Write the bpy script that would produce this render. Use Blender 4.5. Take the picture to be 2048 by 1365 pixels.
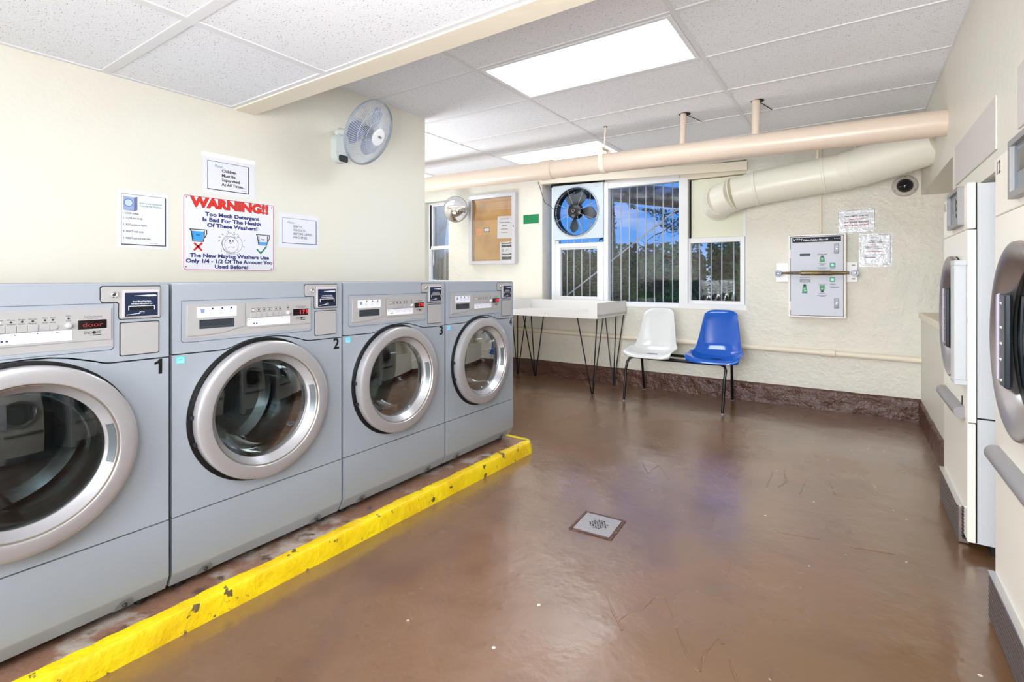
import bpy, bmesh, math, random
from mathutils import Vector, Matrix, noise
R = math.radians
PI = math.pi
E = 1.165                      # eye level above the floor; all heights below are given from eye level
sc = bpy.context.scene
for o in list(bpy.data.objects): bpy.data.objects.remove(o)
COL = sc.collection

# ---------------------------------------------------------------- camera
cam = bpy.data.objects.new('camera', bpy.data.cameras.new('camera'))
COL.objects.link(cam)
cam.location = (0, 0, E)
cam.rotation_euler = (R(90), 0, 0.5942)
cam.data.sensor_width = 36
cam.data.lens = 1007 / 2048 * 36
cam.data.shift_y = -0.0603
cam.data.clip_start = 0.02
sc.camera = cam
# ---------------------------------------------------------------- exposure
sc.view_settings.view_transform = 'Standard'
sc.view_settings.look = 'None'
sc.view_settings.gamma = 1
sc.view_settings.use_curve_mapping = False
sc.view_settings.exposure = 1.15
LIGHT = 6.0                    # strength of the ceiling fixtures' diffusers
SKY = .5
sc.cycles.max_bounces = 14; sc.cycles.diffuse_bounces = 9; sc.cycles.glossy_bounces = 6; sc.cycles.transparent_max_bounces = 16
# fill lights added out of view to brighten ceilings and walls: two behind the camera facing into the room and one round the corner of the fan wall turned up to the ceiling
def fill_light(loc, aim, size, power):
    l = bpy.data.lights.new('fill_light', 'AREA'); l.shape = 'SQUARE'; l.size = size; l.energy = power; l.color = (.92, .955, 1)
    o = bpy.data.objects.new('fill_light', l); COL.objects.link(o); o.location = loc
    o.rotation_euler = (Vector(aim) - Vector(loc)).to_track_quat('-Z', 'Y').to_euler()
fill_light((-.25, -.3, 1.25), (.5, 3.2, 2.8), .7, 28)
fill_light((-.9, -1.95, 1.3), (.3, 4.0, 2.2), 1.0, 40)
fill_light((-4.3, 2.9, .75), (-4.0, 3.1, 3), 1.0, 26)
# ---------------------------------------------------------------- world: blue evening sky with faint pink cloud streaks
w = bpy.data.worlds.new('sky'); sc.world = w; w.use_nodes = True
nt = w.node_tree; nt.nodes.clear()
def wn(t, **k):
    n = nt.nodes.new(t)
    for a, b in k.items(): setattr(n, a, b)
    return n
out = wn('ShaderNodeOutputWorld'); bg = wn('ShaderNodeBackground'); tc = wn('ShaderNodeTexCoord')
sp = wn('ShaderNodeSeparateXYZ'); r1 = wn('ShaderNodeValToRGB')
nt.links.new(tc.outputs['Generated'], sp.inputs[0]); nt.links.new(sp.outputs['Z'], r1.inputs[0])
r1.color_ramp.elements[0].position = 0.0; r1.color_ramp.elements[0].color = (0.50, 0.60, 0.90, 1)
r1.color_ramp.elements[1].position = 0.25; r1.color_ramp.elements[1].color = (0.07, 0.28, 0.86, 1)
e = r1.color_ramp.elements.new(0.08); e.color = (0.09, 0.33, 0.90, 1)
mp = wn('ShaderNodeMapping'); mp.inputs['Scale'].default_value = (5, 5, 26)
nz = wn('ShaderNodeTexNoise'); nz.inputs['Scale'].default_value = 1.3; nz.inputs['Detail'].default_value = 5
nt.links.new(tc.outputs['Generated'], mp.inputs[0]); nt.links.new(mp.outputs[0], nz.inputs[0])
r2 = wn('ShaderNodeValToRGB'); r2.color_ramp.elements[0].position = 0.54; r2.color_ramp.elements[1].position = 0.74
nt.links.new(nz.outputs[0], r2.inputs[0])
mx = wn('ShaderNodeMix', data_type='RGBA'); mx.inputs[7].default_value = (0.48, 0.55, 0.90, 1)
nt.links.new(r2.outputs[0], mx.inputs[0]); nt.links.new(r1.outputs[0], mx.inputs[6])
nt.links.new(mx.outputs[2], bg.inputs[0]); nt.links.new(bg.outputs[0], out.inputs[0])
bg.inputs[1].default_value = SKY

# ---------------------------------------------------------------- materials
def lin(c):
    c = [x / 255 for x in c]
    return tuple(x / 12.92 if x <= .04045 else ((x + .055) / 1.055) ** 2.4 for x in c) + (1,)
MATS = {}
def mat(name, rgb, rough=.5, metal=0., bump=None, var=None, coat=0., spec=.5, emit=None, aniso=0, cr=.1):
    """rgb is sRGB 0-255; bump=[(scale,distance),..]; var=(rgb2,scale,lo,hi) noise colour variation"""
    if name in MATS: return MATS[name]
    m = bpy.data.materials.new(name); m.use_nodes = True; n = m.node_tree; b = n.nodes['Principled BSDF']
    b.inputs['Base Color'].default_value = lin(rgb); b.inputs['Roughness'].default_value = rough
    b.inputs['Metallic'].default_value = metal; b.inputs['Specular IOR Level'].default_value = spec
    b.inputs['Coat Weight'].default_value = coat; b.inputs['Coat Roughness'].default_value = cr
    if emit: b.inputs['Emission Color'].default_value = lin(rgb); b.inputs['Emission Strength'].default_value = emit
    if bump or var:
        tc = n.nodes.new('ShaderNodeTexCoord')
    if var:
        vs = var if isinstance(var, list) else [var]
        prev = None
        for (c2, s, lo, hi) in vs:
            nz = n.nodes.new('ShaderNodeTexNoise'); nz.inputs['Scale'].default_value = s; nz.inputs['Detail'].default_value = 6
            n.links.new(tc.outputs['Object'], nz.inputs['Vector'])
            cr_ = n.nodes.new('ShaderNodeMapRange'); cr_.inputs[1].default_value = lo; cr_.inputs[2].default_value = hi
            n.links.new(nz.outputs[0], cr_.inputs[0])
            mx = n.nodes.new('ShaderNodeMix'); mx.data_type = 'RGBA'
            mx.inputs[6].default_value = lin(rgb); mx.inputs[7].default_value = lin(c2)
            if prev: n.links.new(prev, mx.inputs[6])
            n.links.new(cr_.outputs[0], mx.inputs[0]); prev = mx.outputs[2]
        n.links.new(prev, b.inputs['Base Color'])
    if bump:
        pn = None
        for (s, d) in bump:
            nz = n.nodes.new('ShaderNodeTexNoise'); nz.inputs['Scale'].default_value = s; nz.inputs['Detail'].default_value = 5
            n.links.new(tc.outputs['Object'], nz.inputs['Vector'])
            bm_ = n.nodes.new('ShaderNodeBump'); bm_.inputs['Strength'].default_value = 1; bm_.inputs['Distance'].default_value = d
            n.links.new(nz.outputs[0], bm_.inputs['Height'])
            if pn: n.links.new(pn, bm_.inputs['Normal'])
            pn = bm_.outputs[0]
        n.links.new(pn, b.inputs['Normal'])
        if coat: n.links.new(pn, b.inputs['Coat Normal'])
    MATS[name] = m
    return m
def tile_mat():
    m = bpy.data.materials.new('acoustic_tile'); m.use_nodes = True; n = m.node_tree; b = n.nodes['Principled BSDF']
    b.inputs['Roughness'].default_value = .9; b.inputs['Specular IOR Level'].default_value = .1
    tc = n.nodes.new('ShaderNodeTexCoord')
    geo = n.nodes.new('ShaderNodeNewGeometry')
    mp = n.nodes.new('ShaderNodeMapping'); mp.inputs['Scale'].default_value = (1, 1.9, 1)
    n.links.new(geo.outputs['Position'], mp.inputs[0])
    vo = n.nodes.new('ShaderNodeTexVoronoi'); vo.inputs['Scale'].default_value = 88
    n.links.new(mp.outputs[0], vo.inputs['Vector'])
    sep = n.nodes.new('ShaderNodeSeparateColor'); n.links.new(vo.outputs['Color'], sep.inputs[0])
    # pit radius differs per cell; most cells carry none
    mr = n.nodes.new('ShaderNodeMapRange'); mr.inputs[1].default_value = .45; mr.inputs[2].default_value = 1; mr.inputs[3].default_value = 0; mr.inputs[4].default_value = .34
    n.links.new(sep.outputs[0], mr.inputs[0])
    lt = n.nodes.new('ShaderNodeMath'); lt.operation = 'LESS_THAN'
    n.links.new(vo.outputs['Distance'], lt.inputs[0]); n.links.new(mr.outputs[0], lt.inputs[1])
    nz = n.nodes.new('ShaderNodeTexNoise'); nz.inputs['Scale'].default_value = 220; n.links.new(geo.outputs['Position'], nz.inputs[0])
    mr2 = n.nodes.new('ShaderNodeMapRange'); mr2.inputs[1].default_value = .35; mr2.inputs[2].default_value = .55; mr2.inputs[3].default_value = .25
    n.links.new(nz.outputs[0], mr2.inputs[0])
    mx0 = n.nodes.new('ShaderNodeMix'); mx0.data_type = 'RGBA'; mx0.inputs[6].default_value = lin((222, 223, 228)); mx0.inputs[7].default_value = lin((242, 243, 247))
    n.links.new(mr2.outputs[0], mx0.inputs[0])
    mx = n.nodes.new('ShaderNodeMix'); mx.data_type = 'RGBA'; mx.inputs[7].default_value = lin((160, 157, 160))
    n.links.new(mx0.outputs[2], mx.inputs[6]); n.links.new(lt.outputs[0], mx.inputs[0])
    n.links.new(mx.outputs[2], b.inputs['Base Color'])
    return m
def glass_mat(name, tint=(1, 1, 1), f=.08, rough=.0, top=.9, gl=1.0):
    """thin clear glass: tinted see-through plus a fresnel mirror"""
    m = bpy.data.materials.new(name); m.use_nodes = True; n = m.node_tree; n.nodes.clear()
    o = n.nodes.new('ShaderNodeOutputMaterial'); t = n.nodes.new('ShaderNodeBsdfTransparent'); g = n.nodes.new('ShaderNodeBsdfGlossy')
    t.inputs[0].default_value = tuple(tint) + (1,); g.inputs['Roughness'].default_value = rough; g.inputs['Color'].default_value = (gl, gl, gl, 1)
    lw = n.nodes.new('ShaderNodeFresnel'); lw.inputs[0].default_value = 1.5
    mr = n.nodes.new('ShaderNodeMapRange'); mr.inputs[1].default_value = .04; mr.inputs[2].default_value = 1; mr.inputs[3].default_value = f; mr.inputs[4].default_value = top
    mx = n.nodes.new('ShaderNodeMixShader')
    n.links.new(lw.outputs[0], mr.inputs[0]); n.links.new(mr.outputs[0], mx.inputs[0])
    n.links.new(t.outputs[0], mx.inputs[1]); n.links.new(g.outputs[0], mx.inputs[2]); n.links.new(mx.outputs[0], o.inputs[0])
    MATS[name] = m
    return m
M_wall = mat('cream_wall_paint', (224, 219, 206), .42, bump=[(9, .004), (60, .0012)], var=((222, 220, 210), 1.3, .4, .7))
M_wallr = mat('cream_lumpy_plaster', (226, 221, 208), .38, bump=[(7, .012), (30, .006), (90, .002)], var=((216, 215, 204), 2.2, .42, .68))
M_tile = tile_mat()
M_grid = mat('ceiling_grid_paint', (226, 226, 228), .5)
M_beige = mat('beige_trim_paint', (236, 226, 206), .45, bump=[(12, .002)])
M_pipe = mat('pinkish_beige_pipe_paint', (218, 200, 182), .32, bump=[(10, .002)])
M_duct = mat('cream_duct_paint', (236, 233, 218), .35, bump=[(14, .003)])
M_void = mat('dark_gap', (18, 18, 20), .8)
M_steel = mat('silver_washer_paint', (154, 161, 170), .38, metal=.12, bump=[(400, .0002)])
M_panel = mat('warm_grey_plastic', (160, 158, 158), .4)
M_ring = mat('satin_silver_door', (180, 178, 181), .32, metal=.55, coat=.3)
M_darkp = mat('dark_plastic', (28, 30, 34), .4)
M_chrome = mat('chrome', (215, 215, 218), .12, metal=1)
M_brushed = mat('brushed_stainless', (178, 170, 168), .3, metal=.9)
M_black = mat('black_paint', (14, 14, 16), .3)
M_ink = mat('black_ink', (22, 22, 28), .6)
M_navy = mat('navy_ink', (22, 36, 110), .6)
M_red = mat('red_ink', (222, 32, 20), .5)
M_white = mat('white_window_frame', (230, 231, 233), .35)
M_paper = mat('white_paper', (224, 224, 232), .55)
M_lcd = mat('display_black', (22, 10, 12), .15)
M_led = mat('red_led_digits', (255, 40, 45), .5, emit=.7)
M_leddim = mat('dim_red_led_digits', (120, 25, 28), .5, emit=.4)
M_blue = mat('blue_gloss_plastic', (0, 84, 184), .12, coat=.5)
M_seatw = mat('white_gloss_plastic', (214, 215, 214), .14, coat=.4)
M_table = mat('white_laminate', (226, 224, 221), .35)
M_dryer = mat('almond_enamel', (244, 238, 226), .3, bump=[(300, .0002)])
M_dside = mat('pale_grey_enamel', (200, 202, 204), .4, bump=[(150, .0008)])
M_grey = mat('grey_plastic', (140, 138, 138), .4)
M_bar = mat('galvanised_bar', (205, 208, 210), .4, metal=.3)
M_green = mat('green_plastic', (0, 120, 80), .4)
M_glass = glass_mat('window_glass', (.97, .98, .98), .05)
M_dglass = glass_mat('dark_door_glass', (.38, .42, .42), .06, top=.6, gl=.55)
M_mirror = mat('mirror', (235, 235, 235), .02, metal=1)

# ---------------------------------------------------------------- geometry helpers
class Fr:
    """a local frame: u to the viewer's right, v up, n towards the viewer"""
    def __init__(s, o, r, u):
        s.o = Vector(o); s.r = Vector(r).normalized(); s.u = Vector(u).normalized(); s.n = s.r.cross(s.u)
    def __call__(s, u, v, n=0): return s.o + s.r * u + s.u * v + s.n * n
    def at(s, u, v, n=0): f = Fr(s(u, v, n), s.r, s.u); return f
WORLD = Fr((0, 0, 0), (1, 0, 0), (0, 1, 0))
class MB:
    def __init__(s, fr=None): s.bm = bmesh.new(); s.f = fr or WORLD
    def box(s, u0, u1, v0, v1, n0, n1, bev=0, seg=1):
        b = bmesh.new()
        vs = [b.verts.new(s.f(u, v, n)) for u in (u0, u1) for v in (v0, v1) for n in (n0, n1)]
        for q in ((0, 1, 3, 2), (4, 6, 7, 5), (0, 4, 5, 1), (2, 3, 7, 6), (0, 2, 6, 4), (1, 5, 7, 3)): b.faces.new([vs[i] for i in q])
        if bev: bmesh.ops.bevel(b, geom=list(b.edges), offset=bev, segments=seg, affect='EDGES', profile=.5)
        bmesh.ops.recalc_face_normals(b, faces=b.faces)
        s.merge(b); return s
    def merge(s, b):
        me = bpy.data.meshes.new('t'); b.to_mesh(me); b.free(); s.bm.from_mesh(me); bpy.data.meshes.remove(me)
    def prism(s, poly, n0, n1, holes=(), bev=0):
        b = bmesh.new()
        def loop(p): return [b.verts.new(s.f(x, y, n0)) for x, y in p]
        L = [loop(poly)] + [loop(h) for h in holes]
        if holes:
            es = []
            for l in L:
                for i in range(len(l)): es.append(b.edges.new((l[i], l[(i + 1) % len(l)])))
            bmesh.ops.triangle_fill(b, edges=es, use_beauty=True, use_dissolve=False)
            fs = list(b.faces)
        else:
            fs = [b.faces.new(L[0])]
        r = bmesh.ops.extrude_face_region(b, geom=fs)
        vv = [g for g in r['geom'] if isinstance(g, bmesh.types.BMVert)]
        bmesh.ops.translate(b, verts=vv, vec=s.f.n * (n1 - n0))
        bmesh.ops.recalc_face_normals(b, faces=b.faces)
        s.merge(b); return s
    def lathe(s, prof, c=(0, 0, 0), axis='n', seg=32, close=False):
        """prof: (radius, height along axis). axis n, u or v of the frame, centred on c (frame coords)"""
        b = bmesh.new(); A = {'n': (s.f.r, s.f.u, s.f.n), 'u': (s.f.u, s.f.n, s.f.r), 'v': (s.f.n, s.f.r, s.f.u)}[axis]
        o = s.f(*c); rings = []
        for (r, h) in prof:
            if r < 1e-6: rings.append([b.verts.new(o + A[2] * h)])
            else: rings.append([b.verts.new(o + A[2] * h + A[0] * (r * math.cos(2 * PI * i / seg)) + A[1] * (r * math.sin(2 * PI * i / seg))) for i in range(seg)])
        prs = list(zip(rings, rings[1:])) + ([(rings[-1], rings[0])] if close else [])
        for a, c_ in prs:
            for i in range(seg):
                j = (i + 1) % seg
                if len(a) == 1 and len(c_) == 1: continue
                if len(a) == 1: b.faces.new((a[0], c_[i], c_[j]))
                elif len(c_) == 1: b.faces.new((a[i], a[j], c_[0]))
                else: b.faces.new((a[i], a[j], c_[j], c_[i]))
        bmesh.ops.recalc_face_normals(b, faces=b.faces)
        s.merge(b); return s
    def cyl(s, p, q, r, r2=None, seg=16):
        return s.tube([p, q], r, seg=seg, radii=[r, r if r2 is None else r2])
    def tube(s, pts, r, seg=12, radii=None, closed=False):
        b = bmesh.new(); P = [s.f(*p) for p in pts]; n = len(P); rings = []; prev = None
        for i in range(n):
            if closed: t = (P[(i + 1) % n] - P[i - 1]).normalized()
            else:
                t = (P[min(i + 1, n - 1)] - P[max(i - 1, 0)]).normalized()
            if prev is None:
                a = Vector((0, 0, 1)) if abs(t.z) < .9 else Vector((1, 0, 0)); x = t.cross(a).normalized()
            else:
                x = (prev - t * prev.dot(t)).normalized()
            prev = x; y = t.cross(x); rr = radii[i] if radii else r
            k = 1.0
            if 0 < i < n - 1 and not closed:
                c = (P[i] - P[i - 1]).normalized().dot((P[i + 1] - P[i]).normalized()); k = 1 / max(.6, math.sqrt(max(.01, (1 + c) / 2)))
            rings.append([b.verts.new(P[i] + x * (rr * math.cos(2 * PI * j / seg)) + y * (rr * math.sin(2 * PI * j / seg))) for j in range(seg)])
        m = n if closed else n - 1
        for i in range(m):
            a, c = rings[i], rings[(i + 1) % n]
            for j in range(seg):
                k = (j + 1) % seg; b.faces.new((a[j], a[k], c[k], c[j]))
        if not closed: b.faces.new(rings[0][::-1]); b.faces.new(rings[-1])
        bmesh.ops.recalc_face_normals(b, faces=b.faces)
        s.merge(b); return s
    def grid(s, fn, nu, nv):
        V = [[s.bm.verts.new(s.f(*fn(i / nu, j / nv))) for j in range(nv + 1)] for i in range(nu + 1)]
        for i in range(nu):
            for j in range(nv): s.bm.faces.new((V[i][j], V[i + 1][j], V[i + 1][j + 1], V[i][j + 1]))
        return s
    def obj(s, name, m, parent=None, kind=None, smooth=30, loc=None, label=None):
        """link as one mesh object. For children the mesh is stored relative to the parent's origin"""
        me = bpy.data.meshes.new(name)
        org = Vector((0, 0, 0))
        if parent is not None: org = wloc(parent)
        elif loc is not None: org = Vector(loc)
        bmesh.ops.translate(s.bm, verts=s.bm.verts, vec=-org)
        s.bm.to_mesh(me); s.bm.free()
        if smooth:
            me.shade_smooth(); me.set_sharp_from_angle(angle=R(smooth))
        o = bpy.data.objects.new(name, me); COL.objects.link(o)
        for mm in (m if isinstance(m, (list, tuple)) else [m]): me.materials.append(mm)
        if parent is not None: o.parent = parent
        else: o.location = org
        if kind: o['kind'] = kind
        if label: o['label'] = label
        return o
def wloc(o):
    v = Vector((0, 0, 0))
    while o is not None: v = v + o.location; o = o.parent
    return v
def thing(name, label, cat, loc=(0, 0, 0), group=None):
    o = bpy.data.objects.new(name, None); COL.objects.link(o); o.location = loc; o.empty_display_size = .05
    o['label'] = label; o['category'] = cat
    if group: o['group'] = group
    return o
def sroot(name, loc=(0, 0, 0)):
    o = bpy.data.objects.new(name, None); COL.objects.link(o); o.location = loc; o['kind'] = 'structure'; o.empty_display_size = .05
    return o
def tag(o, label, cat, group=None):
    o['label'] = label; o['category'] = cat
    if group: o['group'] = group
    return o
def dup(root, d, label=None, group=None):
    def cp(o, par):
        c = o.copy(); COL.objects.link(c)
        if par is not None: c.parent = par
        for ch in list(o.children): cp(ch, c)
        return c
    r = cp(root, None); r.location = Vector(root.location) + Vector(d)
    if label: r['label'] = label
    if group: r['group'] = group
    return r
def text(fr, s, u, v, n, size, m, parent, name='lettering', width=None, bold=0., align='CENTER', shear=0., depth=.0004):
    """flat print: letters as a hair-thin mesh lying on their sheet"""
    cu = bpy.data.curves.new('t', 'FONT'); cu.body = s; cu.size = size; cu.align_x = align; cu.align_y = 'CENTER'
    cu.offset = bold; cu.shear = shear; cu.resolution_u = 3; cu.space_line = 1.0
    to = bpy.data.objects.new('t', cu); COL.objects.link(to)
    dg = bpy.context.evaluated_depsgraph_get(); me = bpy.data.meshes.new_from_object(to.evaluated_get(dg))
    bpy.data.objects.remove(to); bpy.data.curves.remove(cu)
    xs = [q.co.x for q in me.vertices] or [0]
    k = 1
    if width and max(xs) > min(xs): k = width / (max(xs) - min(xs))
    org = wloc(parent)
    for q in me.vertices:
        q.co = fr(u + q.co.x * k, v + q.co.y, n) - org
    me.name = name; me.materials.clear(); me.materials.append(m)
    o = bpy.data.objects.new(name, me); COL.objects.link(o); o.parent = parent
    return o
def rrect(u0, u1, v0, v1, r, k=4):
    P = []
    for cx, cy, a in ((u1 - r, v1 - r, 0), (u0 + r, v1 - r, 90), (u0 + r, v0 + r, 180), (u1 - r, v0 + r, 270)):
        for i in range(k + 1): t = R(a + 90 * i / k); P.append((cx + r * math.cos(t), cy + r * math.sin(t)))
    return P
def circ(cu, cv, r, k=32): return [(cu + r * math.cos(2 * PI * i / k), cv + r * math.sin(2 * PI * i / k)) for i in range(k)]
def holed(fr, u0, u1, v0, v1, holes, th):
    """a wall slab with rectangular openings; front face at n=0, back at n=-th"""
    us = sorted({u0, u1, *[h[0] for h in holes], *[h[1] for h in holes]}); vs = sorted({v0, v1, *[h[2] for h in holes], *[h[3] for h in holes]})
    us = [x for x in us if u0 <= x <= u1]; vs = [x for x in vs if v0 <= x <= v1]
    mb = MB(fr); b = mb.bm; V = {}
    def vt(i, j, k):
        if (i, j, k) not in V: V[(i, j, k)] = b.verts.new(fr(us[i], vs[j], 0 if k else -th))
        return V[(i, j, k)]
    def solid(i, j):
        if not (0 <= i < len(us) - 1 and 0 <= j < len(vs) - 1): return False
        cu, cv = (us[i] + us[i + 1]) / 2, (vs[j] + vs[j + 1]) / 2
        return not any(h[0] < cu < h[1] and h[2] < cv < h[3] for h in holes)
    for i in range(len(us) - 1):
        for j in range(len(vs) - 1):
            if not solid(i, j): continue
            for k in (0, 1): b.faces.new([vt(i, j, k), vt(i + 1, j, k), vt(i + 1, j + 1, k), vt(i, j + 1, k)])
            for di, dj, a, c in ((-1, 0, (i, j), (i, j + 1)), (1, 0, (i + 1, j), (i + 1, j + 1)), (0, -1, (i, j), (i + 1, j)), (0, 1, (i, j + 1), (i + 1, j + 1))):
                if not solid(i + di, j + dj): b.faces.new([vt(*a, 0), vt(*c, 0), vt(*c, 1), vt(*a, 1)])
    bmesh.ops.recalc_face_normals(b, faces=b.faces)
    return mb
FL = -E                                        # floor height
FRL = Fr((-2.85, 0, 0), (0, 1, 0), (0, 0, 1))  # left wall: u = y, v = z
FRF = Fr((0, 5.29, 0), (1, 0, 0), (0, 0, 1))   # far wall: u = x, v = z
FRR = Fr((.467, 0, 0), (0, -1, 0), (0, 0, 1))  # right wall: u = -y, v = z
# ================================================================ THE ROOM
# floor: glossy brown paint on uneven concrete
def floor_mat():
    m = mat('brown_floor_paint', (106, 75, 46), .3, coat=1.0, cr=.16,
            var=[((126, 90, 66), .9, .35, .7), ((100, 68, 48), 3.1, .52, .75)], bump=[(1.6, .012), (7, .003), (38, .0008)])
    n = m.node_tree; b = n.nodes['Principled BSDF']
    tc = n.nodes.new('ShaderNodeTexCoord')
    b.inputs['Coat IOR'].default_value = 1.7
    # tiny white chips and specks of worn paint
    vo = n.nodes.new('ShaderNodeTexVoronoi'); vo.inputs['Scale'].default_value = 9; n.links.new(tc.outputs['Object'], vo.inputs[0])
    lt = n.nodes.new('ShaderNodeMath'); lt.operation = 'LESS_THAN'; lt.inputs[1].default_value = .055
    n.links.new(vo.outputs['Distance'], lt.inputs[0])
    sp_ = n.nodes.new('ShaderNodeSeparateColor'); n.links.new(vo.outputs['Color'], sp_.inputs[0])
    gt = n.nodes.new('ShaderNodeMath'); gt.operation = 'GREATER_THAN'; gt.inputs[1].default_value = .5; n.links.new(sp_.outputs[0], gt.inputs[0])
    mu = n.nodes.new('ShaderNodeMath'); mu.operation = 'MULTIPLY'; n.links.new(lt.outputs[0], mu.inputs[0]); n.links.new(gt.outputs[0], mu.inputs[1])
    src = b.inputs['Base Color'].links[0].from_socket
    mx = n.nodes.new('ShaderNodeMix'); mx.data_type = 'RGBA'; mx.inputs[7].default_value = lin((205, 198, 188))
    n.links.new(src, mx.inputs[6]); n.links.new(mu.outputs[0], mx.inputs[0]); n.links.new(mx.outputs[2], b.inputs['Base Color'])
    rz = n.nodes.new('ShaderNodeTexNoise'); rz.inputs['Scale'].default_value = 2.3; rz.inputs['Detail'].default_value = 5
    n.links.new(tc.outputs['Object'], rz.inputs[0])
    mr = n.nodes.new('ShaderNodeMapRange'); mr.inputs[1].default_value = .35; mr.inputs[2].default_value = .65; mr.inputs[3].default_value = .12; mr.inputs[4].default_value = .34
    n.links.new(rz.outputs[0], mr.inputs[0]); n.links.new(mr.outputs[0], b.inputs['Coat Roughness'])
    return m
M_floor = floor_mat()
floor = MB().box(-5.72, 1.45, -2.3, 5.5, FL - .1, FL).obj('floor', M_floor, kind='structure', smooth=0)
M_base = mat('brown_baseboard_paint', (80, 44, 30), .35, coat=.3, bump=[(16, .018), (60, .006)])

# ceilings: grid bars with tiles laid between them; the part near the camera hangs lower
ceil = sroot('ceiling', (0, 0, 1.29))
XG = [-5.6, -4.31, -3.115, -1.925, -.717, .467]
YG = [1.57, 1.84, 2.45, 3.065, 3.68, 4.29, 4.9, 5.29]
LGT = [(3, 2), (2, 5), (0, 5)]                   # cells (x index, y index) that hold light panels
rnd = random.Random(3)
def tiles(xs, ys, z, gap, skip, bw):
    cache = {}
    for i in range(len(xs) - 1):
        for j in range(len(ys) - 1):
            if (i, j) in skip: continue
            a, b_ = xs[i + 1] - xs[i] - 2 * gap, ys[j + 1] - ys[j] - 2 * gap
            key = (round(a, 3), round(b_, 3))
            cx, cy = (xs[i] + xs[i + 1]) / 2, (ys[j] + ys[j + 1]) / 2
            if key not in cache:
                o = MB().box(cx - a / 2, cx + a / 2, cy - b_ / 2, cy + b_ / 2, z + .004, z + .02, .002).obj('ceiling_tile', M_tile, ceil, smooth=0)
                o.data.transform(Matrix.Translation((-cx, -cy, 0))); o.location = (cx, cy, 0); cache[key] = o
            else:
                o = cache[key].copy(); COL.objects.link(o); o.location = (cx, cy, 0)
            o.rotation_euler = (rnd.uniform(-.002, .002), rnd.uniform(-.002, .002), 0)
    for x in xs:
        MB().box(x - bw, x + bw, ys[0], ys[-1], z - .001, z + .012, .0006).obj('grid_bar', M_grid, ceil, smooth=0)
    for y in ys:
        MB().box(xs[0], xs[-1], y - bw, y + bw, z - .0005, z + .0115, .0006).obj('grid_bar', M_grid, ceil, smooth=0)
tiles(XG, YG, 1.29, .011, LGT, .0125)
XN = [-2.85, -2.016, -.86, .30, .467]
YN = [-2.2, -1.45, -.87, -.29, .29, .87, 1.45]
LGN = [(2, 2), (2, 0)]
tiles(XN, YN, .95, .02, LGN, .02)
MB().box(-5.75, 1.5, -2.3, 5.6, 1.40, 1.5).obj('ceiling_slab', mat('slab_grey', (150, 148, 145), .9), ceil, smooth=0)
MB().box(-2.97, .58, -2.3, 1.46, 1.0, 1.06).obj('drop_ceiling_backing', MATS['slab_grey'], ceil, smooth=0)
# cream band where the lower ceiling ends and the higher one starts
MB().box(-2.85, .467, 1.455, 1.57, .944, 1.40, .002).obj('trim_1', M_beige, kind='structure', smooth=0)

# light fixtures
M_diff = mat('glowing_diffuser', (236, 246, 255), .6, emit=LIGHT)
M_fix = mat('white_fixture_frame', (236, 236, 240), .4)
M_diff2 = mat('glowing_diffuser_dimmed', (240, 247, 255), .6, emit=LIGHT * .4)  # dimmed so the panels near the far wall do not overexpose it
def fixture(x0, x1, y0, y1, z, label, dm=None):
    t = thing('ceiling_light', label, 'light', ((x0 + x1) / 2, (y0 + y1) / 2, z), None)
    g = .016; f = .028
    mb = MB()
    mb.box(x0 + g, x1 - g, y0 + g, y0 + f + g, z - .002, z + .03, .002); mb.box(x0 + g, x1 - g, y1 - f - g, y1 - g, z - .002, z + .03, .002)
    mb.box(x0 + g, x0 + f + g, y0 + f + g, y1 - f - g, z - .002, z + .03, .002); mb.box(x1 - f - g, x1 - g, y0 + f + g, y1 - f - g, z - .002, z + .03, .002)
    mb.obj('frame', M_fix, t, smooth=0)
    MB().box(x0 + f + g, x1 - f - g, y0 + f + g, y1 - f - g, z + .004, z + .010).obj('diffuser', dm or M_diff, t, smooth=0)
lab = {(3, 2): 'large bright fluorescent panel in the ceiling nearest the camera', (2, 5): 'bright ceiling light panel half hidden behind the ceiling pipe',
       (0, 5): 'ceiling light panel of which one corner shows past the fan wall'}
for (i, j) in LGT: fixture(XG[i], XG[i + 1], YG[j], YG[j + 1], 1.29, lab[(i, j)], M_diff2 if j == 5 else None)
fixture(XN[2], XN[3], YN[2], YN[3], .95, 'added unseen light panel in the low ceiling above the viewer')  # this panel and the next are added out of view for brightness
fixture(XN[2], XN[3], YN[0], YN[1], .95, 'added unseen light panel in the low ceiling by the back wall')

# walls
holed(FRF, -5.7, 1.45, FL, 1.42, [(-3.13, -.845, -.30, 1.16), (-5.08, -4.635, -.03, 1.10)], .24).obj('wall_far', M_wallr, kind='structure', smooth=0)
MB(FRL).box(-2.2, 2.967, FL, 1.42, -.12, 0).obj('wall_left', M_wall, kind='structure', smooth=0)
MB().box(-5.7, -2.97, 1.45, 1.57, FL, 1.42).obj('wall_side_room', M_wall, kind='structure', smooth=0)
MB().box(-5.75, -5.6, 1.57, 5.29, FL, 1.42).obj('wall_side_room_end', M_wall, kind='structure', smooth=0)
MB().box(-2.97, 1.45, -2.32, -2.2, FL, 1.42).obj('wall_back', M_wall, kind='structure', smooth=0)
wr = holed(FRR, -5.29, 2.2, FL, 1.42, [(-5.29, -3.72, -.30, .69), (-3.56, .8, FL, .425)], .12).obj('wall_right', M_wall, kind='structure', smooth=0)
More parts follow.
